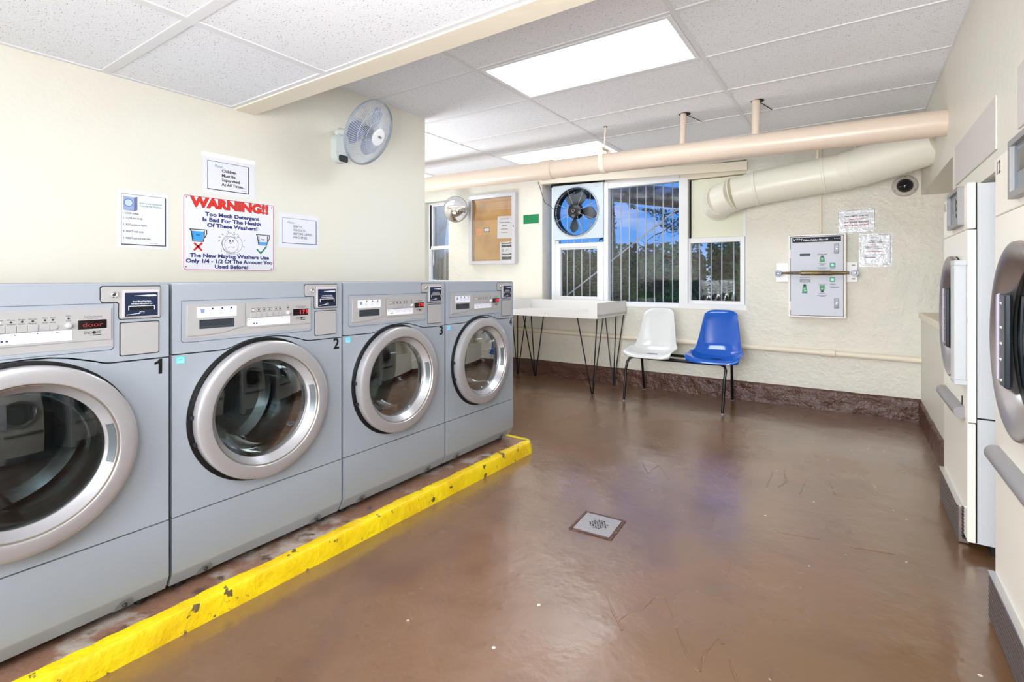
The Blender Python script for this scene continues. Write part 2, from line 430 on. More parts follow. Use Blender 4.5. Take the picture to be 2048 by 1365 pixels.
# recess in the right wall by the far wall, with its sill
nb = MB(); nb.box(1.30, 1.40, 3.6, 5.29, -.4, .8); nb.box(.587, 1.30, 3.62, 3.72, -.4, .8); nb.box(.587, 1.30, 3.72, 5.29, .69, .78)
nb.obj('wall_recess', M_wall, kind='structure', smooth=0)
MB().box(.452, 1.30, 3.73, 5.285, -.32, -.272, .004).obj('trim_2', M_beige, kind='structure', smooth=0)
# shaft behind the dryers
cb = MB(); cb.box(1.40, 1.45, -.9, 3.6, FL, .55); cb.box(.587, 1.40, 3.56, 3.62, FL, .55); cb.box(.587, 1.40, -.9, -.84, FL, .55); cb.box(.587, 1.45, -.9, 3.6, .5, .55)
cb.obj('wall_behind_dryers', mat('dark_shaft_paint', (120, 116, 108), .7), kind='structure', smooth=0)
# grey patched panels on the right wall
M_patch = mat('patched_plaster', (206, 200, 194), .6, bump=[(60, .003)])
for a, b_ in ((-3.60, -2.67), (-2.36, -1.45)):
    MB(FRR).box(a, b_, .505, .715, 0, .006, .002).obj('cover_panel', M_patch, wr, smooth=0)

# rough brown skirting painted on the walls
def skirting(fr, u0, u1, top, name):
    def fn(s, t):
        u = u0 + (u1 - u0) * s; v = FL + (top - FL) * t
        k = noise.noise(Vector((u * 5, 0, 7))) * .006
        if t > .99: v += k + noise.noise(Vector((u * 30, 0, 2))) * .003
        d = .016 + .007 * noise.noise(Vector((u * 9, v * 12, 1))) + .004 * noise.noise(Vector((u * 40, v * 40, 5)))
        if t > .93: d *= .35
        return (u, v, d if t < .999 else 0)
    MB(fr).grid(fn, int((u1 - u0) * 60), 10).obj(name, M_base, kind='structure', smooth=50)
skirting(FRF, -5.6, .467, -.985, 'baseboard_far')
skirting(FRR, -5.285, -3.565, -.99, 'baseboard_right')
MB(Fr((-2.97, 0, 0), (0, -1, 0), (0, 0, 1)))
# painted board over the window
MB(FRF).prism([(-3.14, 1.155), (-.835, 1.05), (-.835, 1.135), (-3.14, 1.24)], 0, .035).obj('trim_3', M_beige, kind='structure', smooth=0)

# ---------------------------------------------------------------- plinth with the yellow kerb
def edge(y): return -1.777 - .018 * (2.9 - y)
PT = -1.093
def plinth():
    t = thing('washer_plinth', 'low concrete plinth with a yellow painted kerb under the four washers', 'plinth', (-2.3, 1.4, FL))
    M_slab = mat('worn_brown_concrete', (132, 98, 80), .45, coat=.25, bump=[(12, .006), (70, .003)], var=[((165, 152, 142), 7, .52, .62), ((90, 70, 62), 18, .56, .68)])
    M_yel = mat('yellow_kerb_paint', (228, 200, 4), .4, bump=[(14, .010), (60, .003)], var=[((214, 176, 4), 4, .42, .62), ((95, 80, 50), 20, .64, .67)])
    yE = 2.94
    pts = []
    y = -1.0
    inner = []
    rr = random.Random(5)
    ys = [-1.0 + i * .03 for i in range(int((yE - .06 + 1.0) / .03))]
    MB().prism([(-2.849, -1.0)] + [(edge(-1) - .03, -1.0), (edge(yE) - .05, yE - .05), (edge(yE) - .06, yE - .03), (-2.849, yE - .03)], FL, PT - .001).obj('slab', M_slab, t, smooth=0)
    # kerb: a strip that wraps the front edge and turns round the end
    def path(s):
        # outline of the outer base edge, arc parameter in metres from y=-1
        L1 = yE - .09 + 1.0
        if s < L1: y = -1 + s; return Vector((edge(y), y, 0)), Vector((1, 0, 0))
        s -= L1; r = .09; a = s / r
        if a < PI / 2:
            c = Vector((edge(yE) - r, yE - r, 0)); d = Vector((math.cos(a), math.sin(a), 0)); return c + d * r, d
        s -= r * PI / 2
        return Vector((edge(yE) - r - s, yE, 0)), Vector((0, 1, 0))
    L = (yE - .09 + 1.0) + .09 * PI / 2 + .9
    b = MB(); nS = 330
    V = []
    for i in range(nS + 1):
        s = L * i / nS; p, d = path(s); w_ = .062 + .012 * noise.noise(Vector((s * 6, 0, 0))) + .006 * noise.noise(Vector((s * 25, 3, 0)))
        if s > (yE - .09 + 1.0) + .02: w_ *= .75
        jig = .0035 * noise.noise(Vector((s * 14, 9, 0))); j2 = .003 * noise.noise(Vector((s * 20, 0, 4)))
        row = []
        for (off, z) in ((.0, FL), (-.004 + jig, FL + .03), (-.010 + jig, PT - .016), (-.014, PT - .003 + j2), (-.019, PT + .001 + j2), (-w_, PT + .0025), (-w_ - .001, PT - .004)):
            q = p + d * off; row.append(b.bm.verts.new((q.x, q.y, z)))
        V.append(row)
    for i in range(nS):
        for j in range(6): b.bm.faces.new((V[i][j], V[i][j + 1], V[i + 1][j + 1], V[i + 1][j]))
    bmesh.ops.recalc_face_normals(b.bm, faces=b.bm.faces)
    b.obj('yellow_kerb', M_yel, t, smooth=60, label='bright yellow painted kerb edge with chips')
plinth()

# ---------------------------------------------------------------- windows
w1 = sroot('window_1', (-1.94, 5.33, -.30))
W = Fr((0, 5.33, 0), (1, 0, 0), (0, 0, 1))
def frame(u0, u1, v0, v1, t, n0, n1, name, parent, m=M_white, bev=.003):
    mb = MB(W)
    a, b_, c, d = t if isinstance(t, tuple) else (t,) * 4     # left right bottom top
    mb.box(u0, u0 + a, v0, v1, n0, n1, bev); mb.box(u1 - b_, u1, v0, v1, n0, n1, bev)
    mb.box(u0 + a, u1 - b_, v0, v0 + c, n0, n1, bev); mb.box(u0 + a, u1 - b_, v1 - d, v1, n0, n1, bev)
    return mb.obj(name, m, parent, smooth=0)
frame(-3.045, -.85, -.299, 1.155, (.05, .02, .05, .05), -.13, -.04, 'outer_frame', w1)
MB(W).box(-2.345, -2.292, -.26, 1.11, -.10, -.005, .004).obj('mullion', M_white, w1, smooth=0)
MB(W).box(-1.502, -1.408, -.26, 1.06, -.10, -.005, .004).obj('mullion', M_white, w1, smooth=0)
MB(W).box(-2.30, -1.49, 1.03, 1.12, -.10, -.01, .003).obj('head_rail', M_white, w1, smooth=0)
MB(W).box(-1.50, -.852, 1.035, 1.12, -.10, -.01, .003).obj('head_rail', M_beige, w1, smooth=0)
MB(W).box(-3.045, -2.34, 1.118, 1.156, -.10, -.02).obj('head_gap', M_void, w1, smooth=0)
MB(W).box(-2.30, -1.49, -.29, -.255, -.10, -.005, .003).obj('bottom_rail', M_white, w1, smooth=0)
MB(W).box(-1.49, -.848, -.302, -.25, -.10, .02, .004).obj('bottom_rail', M_white, w1, smooth=0)
MB(W).box(-2.30, -1.49, -.30, -.285, -.05, .02, .003).obj('sill', M_white, w1, smooth=0)
s1 = frame(-2.955, -2.36, -.25, .43, (.036, .078, .048, .05), -.085, -.03, 'lower_sash', w1)
MB(W).box(-2.92, -2.44, .355, .38, -.06, -.045, .001).obj('pull_rail', M_bar, s1, smooth=0)
MB(W).box(-3.0, -2.95, -.25, .47, -.10, -.05, .002).obj('side_track', M_white, w1, smooth=0)
MB(W).box(-2.36, -2.345, -.25, .47, -.10, -.05, .002).obj('side_track', M_white, w1, smooth=0)
s2_ = frame(-1.41, -.872, -.253, .425, (.022, .042, .035, .052), -.085, -.03, 'lower_sash', w1)
MB(W).box(-2.925, -2.43, -.21, .385, -.062, -.058).obj('pane', M_glass, s1, smooth=0)
MB(W).box(-1.39, -.91, -.225, .38, -.062, -.058).obj('pane', M_glass, s2_, smooth=0)
MB(W).box(-2.295, -1.50, -.258, 1.035, -.062, -.058).obj('pane', M_glass, w1, smooth=0)
# cream board that closes the upper right light, with a dark gap at its left and top
MB(W).box(-1.385, -.885, .427, 1.028, -.075, -.05, .002).obj('blanking_board', mat('cream_board', (226, 226, 205), .45), w1, smooth=0)
MB(W).box(-1.41, -.86, .42, 1.045, -.10, -.085).obj('backing_gap', M_void, w1, smooth=0)
MB(W).box(-.884, -.860, .42, 1.03, -.08, -.03, .002).obj('side_stile', M_white, w1, smooth=0)
# security bars outside
for x in (-2.326, -2.222, -2.124, -2.028, -1.929, -1.830, -1.733, -1.629, -3.016, -2.924, -2.832, -2.724, -2.616, -2.508, -1.433, -1.343, -1.228, -1.123, -1.004, -.9):
    MB().cyl((x, 5.55, -.38), (x + rnd.uniform(-.006, .006), 5.55, 1.2), .0065, seg=8).obj('security_bar', M_bar, w1)
MB().cyl((-3.05, 5.60, -.272), (-1.30, 5.60, .98), .009, seg=8).obj('diagonal_brace', M_bar, w1)
w2 = sroot('window_2', (-4.85, 5.33, -.03))
frame(-5.078, -4.637, -.028, 1.098, (.03, .006, .012, .03), -.12, -.03, 'outer_frame', w2)
MB(W).box(-5.05, -5.03, .44, 1.07, -.09, -.028).obj('side_gap', M_void, w2, smooth=0)
frame(-5.03, -4.64, .455, 1.068, (.022, .01, .02, .02), -.09, -.04, 'upper_sash', w2)
frame(-5.045, -4.64, -.018, .44, (.012, .02, .01, .014), -.085, -.035, 'lower_sash', w2)
MB(W).box(-5.05, -4.64, .425, .475, -.09, -.03, .002).obj('meeting_rail', M_white, w2, smooth=0)
MB(W).box(-5.02, -4.65, 0, 1.06, -.07, -.066).obj('pane', M_glass, w2, smooth=0)
for x in (-5.09, -4.98, -4.87, -4.75): MB().cyl((x - .06, 5.55, -.1), (x - .06, 5.55, 1.2), .0065, seg=8).obj('security_bar', M_bar, w2)
MB().cyl((-5.5, 5.62, .40), (-4.7, 5.62, 1.02), .009, seg=8).obj('diagonal_brace', M_bar, w2)

# ---------------------------------------------------------------- outside: ground, hedge, tree, steel duct
MB().box(-16, 6, 5.53, 20, -1.25, -1.15).obj('ground', mat('garden_soil', (70, 62, 48), .9, var=((60, 80, 40), 3, .4, .6)), kind='structure', smooth=0)
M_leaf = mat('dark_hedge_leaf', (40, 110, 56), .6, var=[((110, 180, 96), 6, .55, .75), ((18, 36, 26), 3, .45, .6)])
M_leaf2 = mat('tree_leaf', (52, 92, 66), .45)
M_bark = mat('tree_bark', (58, 50, 44), .9, bump=[(20, .03)], var=((120, 125, 125), 12, .5, .6))
def leafmass(rr, n, fn, size, b):
    for _ in range(n):
        c = fn(); a = Vector((rr.uniform(-1, 1), rr.uniform(-1, 1), rr.uniform(-1, 1))).normalized()
        x = a.cross(Vector((rr.uniform(-1, 1), .3, .9))).normalized(); y = a.cross(x); k = size * rr.uniform(.6, 1.3)
        b.faces.new([b.verts.new(c + x * k), b.verts.new(c + y * k * .45), b.verts.new(c - x * k), b.verts.new(c - y * k * .45)])
def hedge(cx, label):
    t = thing('hedge_shrub', label, 'hedge', (cx, 7.1, -1.15), 'dark hedge shrubs outside the windows')
    rr = random.Random(11)
    def fn():
        z = rr.uniform(-1.1, .44 + .10 * rr.random()); 
        return Vector((cx + rr.uniform(-.72, .72), 7.1 + (rr.uniform(-.42, -.25) if rr.random() < .7 else rr.uniform(-.42, .4)) * (1 if z < .2 else .6), z))
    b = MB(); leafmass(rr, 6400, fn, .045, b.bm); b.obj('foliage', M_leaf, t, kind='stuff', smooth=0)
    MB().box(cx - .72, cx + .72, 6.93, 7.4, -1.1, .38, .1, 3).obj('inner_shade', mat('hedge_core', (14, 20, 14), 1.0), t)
    for k in (-.4, .1, .5): MB().cyl((cx + k, 6.9, -1.2), (cx + k * .8, 7.0, .1), .03, .015, seg=8).obj('stem', M_bark, t)
    return t
h0 = hedge(-7.0, 'hedge shrub seen through the small window at the left')
for k, lb in ((1, 'hedge shrub at the left, between the small window and the fan window'), (2, 'hedge shrub behind the lower left window under the fan'), (3, 'hedge shrub behind the middle window'),
              (4, 'hedge shrub behind the lower right window'), (5, 'hedge shrub at the right end of the row')):
    h = dup(h0, (1.535 * k, .06 * math.sin(k * 2), .03 * math.sin(k * 3.3)), lb); h.rotation_euler = (0, 0, PI if k == 2 else .05 * math.sin(k))
    if k == 2: h.location.y = 7.1; h.rotation_euler = (0, 0, 0)
tr = thing('tree', 'speckled tree trunk at the left edge of the middle window', 'tree', (-2.98, 8.1, -1.15))
MB().tube([(-3.40, 8.1, -1.2), (-3.42, 8.1, .4), (-3.46, 8.1, 1.4), (-3.5, 8.1, 2.6)], .07, radii=[.10, .085, .08, .06]).obj('trunk', M_bark, tr)
rr = random.Random(4)
b = MB(); leafmass(rr, 500, lambda: Vector((-3.47 + rr.uniform(-.15, .15), 8.0 + rr.uniform(-.1, .1), rr.uniform(.35, 2.2))), .03, b.bm); b.obj('ivy', M_leaf2, tr, kind='stuff', smooth=0)
tb = thing('tree', 'leafy tree branch reaching in from the right of the middle window', 'tree', (-1.337, 7.8, -1.200))
MB().tube([(-1.337, 7.8, -1.200), (-1.393, 7.8, 0.446), (-1.671, 7.8, 0.836), (-2.206, 7.8, 0.914), (-2.373, 7.8, 0.780), (-2.474, 7.8, 0.724), (-2.574, 7.8, 0.691), (-2.730, 7.8, 0.579), (-2.797, 7.8, 0.624)], .02,
          radii=[.08, .06, .04, .012, .010, .009, .007, .005, .003], seg=8).obj('branch', M_bark, tb)
MB().tube([(-1.671, 7.8, 0.836), (-2.006, 7.8, 1.059), (-2.418, 7.8, 1.003), (-2.674, 7.8, 1.114), (-2.942, 7.8, 1.170)], .01, radii=[.03, .02, .009, .005, .003], seg=8).obj('branch', M_bark, tb)
MB().tube([(-2.474, 7.8, 0.724), (-2.507, 7.8, 0.646), (-2.463, 7.8, 0.591), (-2.563, 7.8, 0.613)], .004, seg=6).obj('twig', M_bark, tb)
LP = [(-2.64, 1.05, .03), (-2.42, .99, .04), (-2.31, .95, .05), (-2.21, .95, .05), (-2.2, .87, .06), (-2.09, .80, .07), (-1.98, .74, .06), (-2.03, .69, .06), (-2.17, .75, .04), (-1.9, .8, .12), (-1.8, .6, .1), (-1.9, .95, .1)]
def fn():
    q = rr.choice(LP); return Vector((q[0] * 1.114 + rr.gauss(0, q[2] * .8), 7.8 + rr.gauss(0, .08), q[1] * 1.114 + rr.gauss(0, q[2] * .5)))
b = MB(); leafmass(rr, 900, fn, .020, b.bm); b.obj('foliage', M_leaf2, tb, kind='stuff', smooth=0)
od = thing('outdoor_duct', 'x', 'duct', (-2.3, 6.2, 1.1))
for x, z in ((-3.55, 1.32), (-.62, .78)):
    MB().box(x - .02, x + .02, 5.53, 6.2, z + .10, z + .14).obj('wall_bracket', M_bar, od, smooth=0)
    MB().box(x - .02, x + .02, 5.53, 5.545, z - .1, z + .2).obj('wall_plate', M_bar, od, smooth=0)
MB().tube([(-3.6, 6.2, 1.33), (-.55, 6.2, .767)], .125, seg=28).obj('duct_pipe', mat('weathered_steel', (150, 152, 156), .3, metal=.8, bump=[(5, .03)], var=((55, 58, 62), 5, .45, .6)), od)
tag(od, 'dull steel exhaust duct outside the top of the middle window', 'duct')
# ================================================================ WASHERS
WX, WY0, WP = -1.92, .775, .697
def shell(F, u0, u1, v0, v1, n0, n1, th=.012):
    mb = MB(F)
    mb.box(u0, u0 + th, v0, v1, n0, n1); mb.box(u1 - th, u1, v0, v1, n0, n1)
    mb.box(u0 + th, u1 - th, v0, v0 + th, n0, n1); mb.box(u0 + th, u1 - th, v1 - th, v1, n0, n1)
    mb.box(u0 + th, u1 - th, v0 + th, v1 - th, n0, n0 + th)
    return mb
def build_washer():
    y0 = WY0
    F = Fr((WX, y0, 0), (0, 1, 0), (0, 0, 1)); W_ = .685
    t = thing('washing_machine', 'x', 'washing machine', (WX - .36, y0 + W_ / 2, PT), 'row of silver front-loading washers')
    shell(F, .002, W_ - .002, -1.055, -.018, -.72, -.03).obj('cabinet', M_steel, t, smooth=0)
    MB(F).box(0, W_, -.020, -.013, -.73, -.004, .003, 2).obj('top_lid', M_steel, t)
    seam = [(0, -.256), (.160, -.258), (.180, -.2555), (.200, -.250), (.225, -.2405), (.250, -.233), (.280, -.2275), (.330, -.2245), (.380, -.2255), (.420, -.2315), (.455, -.241), (.486, -.250), (.505, -.257), (.522, -.2595), (W_, -.261)]
    MB(F).prism(seam + [(W_, -.018), (0, -.018)], -.035, 0).obj('fascia', M_steel, t)
    cu, cv = .320, -.503
    low = [(u, v - .0045) for u, v in seam]
    MB(F).prism([(0, -.8145), (W_, -.8145)] + low[::-1], -.03, -.001, holes=[circ(cu, cv, .245, 48)]).obj('front_panel', M_steel, t)
    # kick panel with a chamfered lower edge
    lp = MB(Fr(F.o, F.n, F.u))       # profile plane: u = out, v = up, extruded along y
    lp.prism([(-.03, -.8185), (0, -.8185), (.0, -1.005), (-.004, -1.014), (-.028, -1.058), (-.05, -1.060), (-.05, -.83)], 0, -W_)
    lp.obj('kick_panel', M_steel, t)
    for u in (.112, .565):
        nt_ = MB(Fr(F(u, -1.036, -.0145), F.r, Vector((.467, 0, .884))))
        nt_.prism([(-.028, -.026), (.028, -.026), (.022, 0), (.012, .012), (-.012, .012), (-.022, 0)], 0, .0015).obj('notch', mat('notch_shadow_plastic', (120, 122, 126), .5), t, smooth=0)
        MB(Fr(F(u, -1.044, -.014), F.r, Vector((.467, 0, .884)))).lathe([(0, .006), (.005, .006), (.007, .003), (.007, 0)], seg=10).obj('screw', M_darkp, t)
    for u in (.05, .63):
        for n in (-.08, -.68): MB(F).cyl((u, -1.055, n), (u, PT + .001, n), .018, seg=10).obj('foot', M_darkp, t)
    # coin plate, card reader, lock, coin box
    cp = [(.498, -.028), (.503, -.023), (.655, -.023), (.659, -.028), (.659, -.122), (.655, -.126), (.550, -.126), (.545, -.121), (.545, -.076), (.540, -.071), (.503, -.071), (.498, -.066)]
    MB(F).prism([(u + (.0025 if u > .5 and u > .6 else -.0025), v + (.0025 if v > -.07 else -.0025)) for u, v in cp], -.001, .0008).obj('plate_gap', M_darkp, t, smooth=0)
    MB(F).prism(cp, 0, .004).obj('coin_plate', M_panel, t, smooth=0)
    cr_ = MB(F).prism(rrect(.552, .653, -.121, -.034, .002), .003, .008).obj('card_reader', mat('pale_reader_bezel', (186, 180, 184), .35), t, smooth=0)
    MB(F).box(.558, .649, -.119, -.043, .008, .0088).obj('reader_face', mat('navy_reader_face', (10, 28, 58), .4), cr_, smooth=0)
    MB(F).box(.569, .638, -.099, -.088, .0088, .0092).obj('card_slot', M_black, cr_, smooth=0)
    sl = MB(F); sl.box(.567, .640, -.087, -.0855, .0088, .0095); sl.box(.567, .5685, -.099, -.0855, .0088, .0095); sl.box(.6385, .640, -.099, -.0855, .0088, .0095)
    M_wink = mat('white_ink', (225, 228, 232), .6)
    sl.obj('slot_outline', M_wink, cr_, smooth=0)
    text(F, 'Insert MoneyCard Here', .604, -.0715, .0092, .0068, M_wink, cr_, width=.050, bold=.0001)
    text(F, 'Introduzca MoneyCard aqui', .604, -.0785, .0092, .0068, M_wink, cr_, width=.058, bold=.0001)
    dm = MB(F)
    for k in range(3): dm.prism([(0.582 + k * .008, -.053), (.626 + k * .008, -.050), (.630 + k * .008, -.053), (.626 + k * .008, -.056)], .0088, .0094)
    dm.obj('emblem', M_wink, cr_, smooth=0)
    hd = MB(F); hd.tube([(.596, -.112, .0092), (.598, -.106, .0092), (.604, -.1035, .0092), (.611, -.105, .0092), (.610, -.110, .0092), (.604, -.109, .0092), (0.562, -.114, .0092)], .0008, seg=5)
    hd.obj('hand_symbol', M_wink, cr_)
    MB(F).lathe([(0, .011), (.0035, .011), (.004, .009), (.0075, .011), (.0095, .009), (.010, .003)], (.530, -.048, 0), seg=20).obj('lock', M_chrome, t)
    MB(F).prism(rrect(.546, .656, -.2445, -.1365, .005), 0, .0009).obj('box_gap', M_darkp, t, smooth=0)
    MB(F).prism(rrect(.549, .653, -.2415, -.1395, .004), 0, .004).obj('coin_box_door', M_panel, t, smooth=0)
    # control panel
    co = [(.028, -.076), (.530, -.076), (.530, -.212), (.523, -.219), (.034, -.219), (.027, -.212)]
    MB(F).prism([(u + (.002 if u > .3 else -.002), v + (.002 if v > -.1 else -.002)) for u, v in co], 0, .0006).obj('panel_seam', mat('seam_shadow_line', (92, 96, 104), .5), t, smooth=0)
    MB(F).prism(co, 0, .0022).obj('panel_surround', M_steel, t, smooth=0)
    dr_poly = [(.044, -.091), (.244, -.091), (.244, -.176), (.150, -.197), (.044, -.199)]
    MB(F).prism([(.040, -.087), (.526, -.087), (.526, -.208), (.040, -.208)], 0, .0030).obj('control_back', M_panel, t, smooth=0)
    dw = MB(F).prism(dr_poly, .003, .006, holes=[[(.082, -.1765), (.204, -.1765), (.204, -.1445), (.082, -.1445)]]).obj('detergent_drawer', M_panel, t, smooth=0)
    hb = MB(F); b = hb.bm
    q = [F(.082, -.1765, .0055), F(.204, -.1765, .0055), F(.204, -.1445, .0055), F(.082, -.1445, .0055)]
    d = [F(.086, -.168, .0034), F(.196, -.168, .0034), F(.196, -.1465, .0034), F(.086, -.1465, .0034)]
    Q = [b.verts.new(x) for x in q]; D = [b.verts.new(x) for x in d]; b.faces.new(D)
    for i in range(4): b.faces.new((Q[i], Q[(i + 1) % 4], D[(i + 1) % 4], D[i]))
    bmesh.ops.recalc_face_normals(b, faces=b.faces)
    hb.obj('drawer_grip', mat('dark_grip', (66, 72, 80), .25, metal=.5), dw, smooth=0)
    MB(F).box(.073, .212, -.136, -.099, .006, .0064).obj('drawer_label', M_paper, dw, smooth=0)
    M_lite = mat('pale_blue_ink', (120, 140, 175), .6)
    for k, u in enumerate((.126, .160, .192)):
        MB(F).lathe([(0, .001), (.0035, .001), (.0035, 0)], (u, -.1055, .0062), seg=10).obj('dot', M_navy, dw, smooth=0)
        lt = MB(F)
        for j in range(3): lt.box(u - .013 + .002 * j, u + .013 - .003 * j, -.1145 - j * .0055, -.1135 - j * .0055, .0064, .0067)
        lt.obj('print_line', M_lite, dw, smooth=0)
    jg = MB(F); jg.prism([(.085, -.105), (.100, -.106), (.098, -.121), (.087, -.121)], .0064, .0068); jg.obj('jug_symbol', M_lite, dw, smooth=0)
    cpn = MB(F).prism([(.247, -.091), (.523, -.091), (.523, -.186), (.260, -.186), (.247, -.178)], .003, .0055).obj('control_plate', M_panel, t, smooth=0)
    for k in range(4):
        MB(F).box(.2645 + k * .0222, .2645 + k * .0222 + .0215, -.148, -.1285, .0055, .0085, .001).obj('button', M_panel, cpn, smooth=0)
        MB(F).lathe([(0, .0008), (.0028, .0008), (.0028, 0)], (.2752 + k * .0222, -.1185, .0055), seg=8).obj('indicator', M_ink if k else MATS.get('lit', mat('lit_red_indicator', (255, 150, 150), .5, emit=1.0)), cpn, smooth=0)
        for v in (-.1125, -.1245): text(F, ('Normal', 'Whites', 'Bright', 'Delicates')[k] if v > -.12 else ('Hot', 'Permanent', 'Colors', 'Warm')[k], .2752 + k * .0222, v, .0057, .006, M_ink, cpn, width=(.012, .017, .014, .018)[k])
    MB(F).prism([(.369 + .010 * math.cos(R(a)), -.138 + .0075 * math.sin(R(a))) for a in range(90, 271, 30)] + [(.3765, -.1455), (.3765, -.1305)], .0055, .0085).obj('button', M_panel, cpn, smooth=0)
    MB(F).prism([(.3775, -.1305), (.3775, -.1455)] + [(.386 + .010 * math.cos(R(a)), -.138 + .0075 * math.sin(R(a))) for a in range(-90, 91, 30)], .0055, .0085).obj('button', M_panel, cpn, smooth=0)
    for k, u in enumerate((.368, .385, .420)):
        MB(F).lathe([(0, .0008), (.0028, .0008), (.0028, 0)], (u, -.1175 + (k == 2) * .002, .0055), seg=8).obj('indicator', M_ink, cpn, smooth=0)
        text(F, ('Heavy', 'Extra', 'Start')[k], u, -.111 + (k == 2) * .003, .0057, .006, M_ink, cpn, width=.011)
        text(F, ('Soil', 'Rinse', 'Cycle')[k], u, -.1245 + (k == 2) * .002, .0057, .006, M_ink, cpn, width=.012)
    MB(F).lathe([(0, .012), (.005, .0112), (.0078, .008), (.0088, .003), (.009, 0)], (.4205, -.1365, .0055), seg=20).obj('start_knob', mat('silver_knob', (200, 204, 208), .25, metal=.5), cpn)
    MB(F).box(.4425, .5115, -.1505, -.1235, .0055, .0066).obj('display', M_lcd, cpn, smooth=0)
    text(F, 'Price/Time Remaining', .478, -.1135, .0057, .007, M_ink, cpn, width=.044)
    text(F, 'Precio/Tiempo', .478, -.1185, .0057, .005, M_ink, cpn, width=.028)
    text(F, 'ENC', .4655, -.162, .0057, .0125, M_ink, cpn, width=.018); text(F, 'RE', .4920, -.162, .0057, .0125, M_ink, cpn, width=.012)
    MB(F).prism(circ(.4805, -.162, .0052, 6), .0055, .0060).obj('logo_mark', M_ink, cpn, smooth=0)
    MB(F).box(.478, .498, -.1705, -.1685, .0055, .0060).obj('logo_bar', M_ink, cpn, smooth=0)
    text(F, 'by', .474, -.1698, .0057, .005, M_ink, cpn)
    lb = MB(F).box(.2525, .4285, -.180, -.1503, .0055, .0060).obj('instruction_label', M_paper, cpn, smooth=0)
    for k, u in enumerate((.258, .304, .350, .393)):
        tri = MB(F).prism([(u, -.1525), (u + .005, -.1545), (u, -.1565)], .006, .0064).obj('arrow', M_navy, cpn, smooth=0)
        ln = MB(F)
        for j in range(3 if k else 2): ln.box(u + .007, u + .007 + (.036, .034, .032, .022)[k] - j * .004, -.1550 - j * .0055, -.1542 - j * .0055, .006, .0063)
        ln.obj('print_line', M_lite, cpn, smooth=0)
    for u in (.276, .286): MB(F).prism([(u, -.168), (u + .006, -.168), (u + .005, -.173), (u + .001, -.173)], .006, .0064).obj('cup_symbol', M_navy, cpn, smooth=0)
    # blue energy sticker
    es = MB(F).prism(rrect(.011, .038, -.2915, -.2665, .003), -.001, .0002).obj('energy_sticker', mat('cyan_sticker', (88, 196, 236), .4), t, smooth=0, label='small cyan energy sticker')
    arc = MB(F); arc.tube([(.013 + .0012 * i, -.277 + .006 * math.sin(PI * i / 18), .0004) for i in range(19)], .0007, seg=5); arc.box(.013, .036, -.2825, -.2813, .0002, .0005); arc.box(.014, .035, -.288, -.2865, .0002, .0005)
    arc.obj('sticker_print', M_wink, es, smooth=0)
    # drum and door
    MB(F).lathe([(.245, -.002), (.272, -.0012), (.2745, .0005), (.270, .0015), (.250, .001)], (cu - .004, cv, 0), seg=64).obj('door_gap_ring', M_black, t)  # black ring stands in for the shaded recess round the door
    MB(F).lathe([(.246, -.03), (.244, -.06), (.240, -.12), (.238, -.36), (.20, -.385), (0, -.39)], (cu, cv, 0), seg=48).obj('drum', mat('drum_steel', (150, 152, 155), .22, metal=1), t)
    for a in (30, 150, 270):
        c, s = math.cos(R(a)), math.sin(R(a)); mb = MB(F)
        P = [(cu + c * r - s * k, cv + s * r + c * k) for r, k in ((.24, -.045), (.17, -.015), (.165, 0), (.17, .015), (.24, .045))]
        mb.prism(P, -.36, -.14).obj('drum_paddle', MATS['drum_steel'], t)
    # door: rolled silver ring, tapering in to the glass bowl
    dr = MB(F).lathe([(.256, .001), (.262, .010), (.2635, .034), (.2615, .0425), (.256, .0465), (.248, .0485), (.222, .0515), (.2155, .0505), (.2115, .0455), (.2085, .038), (.190, .014), (.187, .010), (.187, .004)], (cu, cv, 0), seg=96).obj('door_ring', M_ring, t)
    MB(F).lathe([(.2105, .0455), (.2115, .0475), (.2095, .047), (.2085, .043)], (cu, cv, 0), seg=96).obj('ring_edge', mat('bronze_edge', (150, 138, 120), .35, metal=.6), dr)
    gp = [(.188, .004), (.17, .0078), (.15, .0113), (.12, .0156), (.09, .0189), (.06, .0213), (.03, .0227), (0, .0232)]
    MB(F).lathe(gp, (cu, cv, 0), seg=64).obj('door_glass', M_dglass, t)
    MB(F).lathe([(.187, .004), (.184, -.01), (.178, -.05), (.165, -.09), (.13, -.125), (.07, -.14), (0, -.145)], (cu, cv, 0), seg=48).obj('glass_bowl', glass_mat('smoked_bowl', (.8, .84, .84), .04, rough=.05, top=.5), t)
    # door grip: slot shade coloured on a strip at the right of the taper
    gr = MB(F); b = gr.bm
    def pt(r, h, a): return b.verts.new(F(cu + r * math.cos(a), cv + r * math.sin(a), h))
    A = [R(-17 + 34 * i / 8) for i in range(9)]
    i_ = [pt(.1925, .0195, a) for a in A]; o_ = [pt(.2065, .0375, a) for a in A]
    for k in range(8): b.faces.new((i_[k], i_[k + 1], o_[k + 1], o_[k]))
    gr.obj('door_grip', mat('grip_shadow_plastic', (92, 100, 104), .3, metal=.3), t)
    for a in (176, 197): # hinge lugs
        MB(F).box(cu + .266 * math.cos(R(a)) - .004, cu + .266 * math.cos(R(a)) + .006, cv + .266 * math.sin(R(a)) - .007, cv + .266 * math.sin(R(a)) + .007, .001, .02, .001).obj('hinge_lug', M_darkp, t)
    return t, F
wm, F1 = build_washer()
WF = []
wl = ['silver washer number 1, nearest the camera, cut by the left edge of the picture', 'silver washer number 2, second in the row', 'silver washer number 3, third in the row',
      'silver washer number 4 at the far end of the row beside the folding table']
roots = [None, wm, None, None]
for k, d in ((0, -WP), (2, WP), (3, 2 * WP)): roots[k] = dup(wm, (0, d, 0))
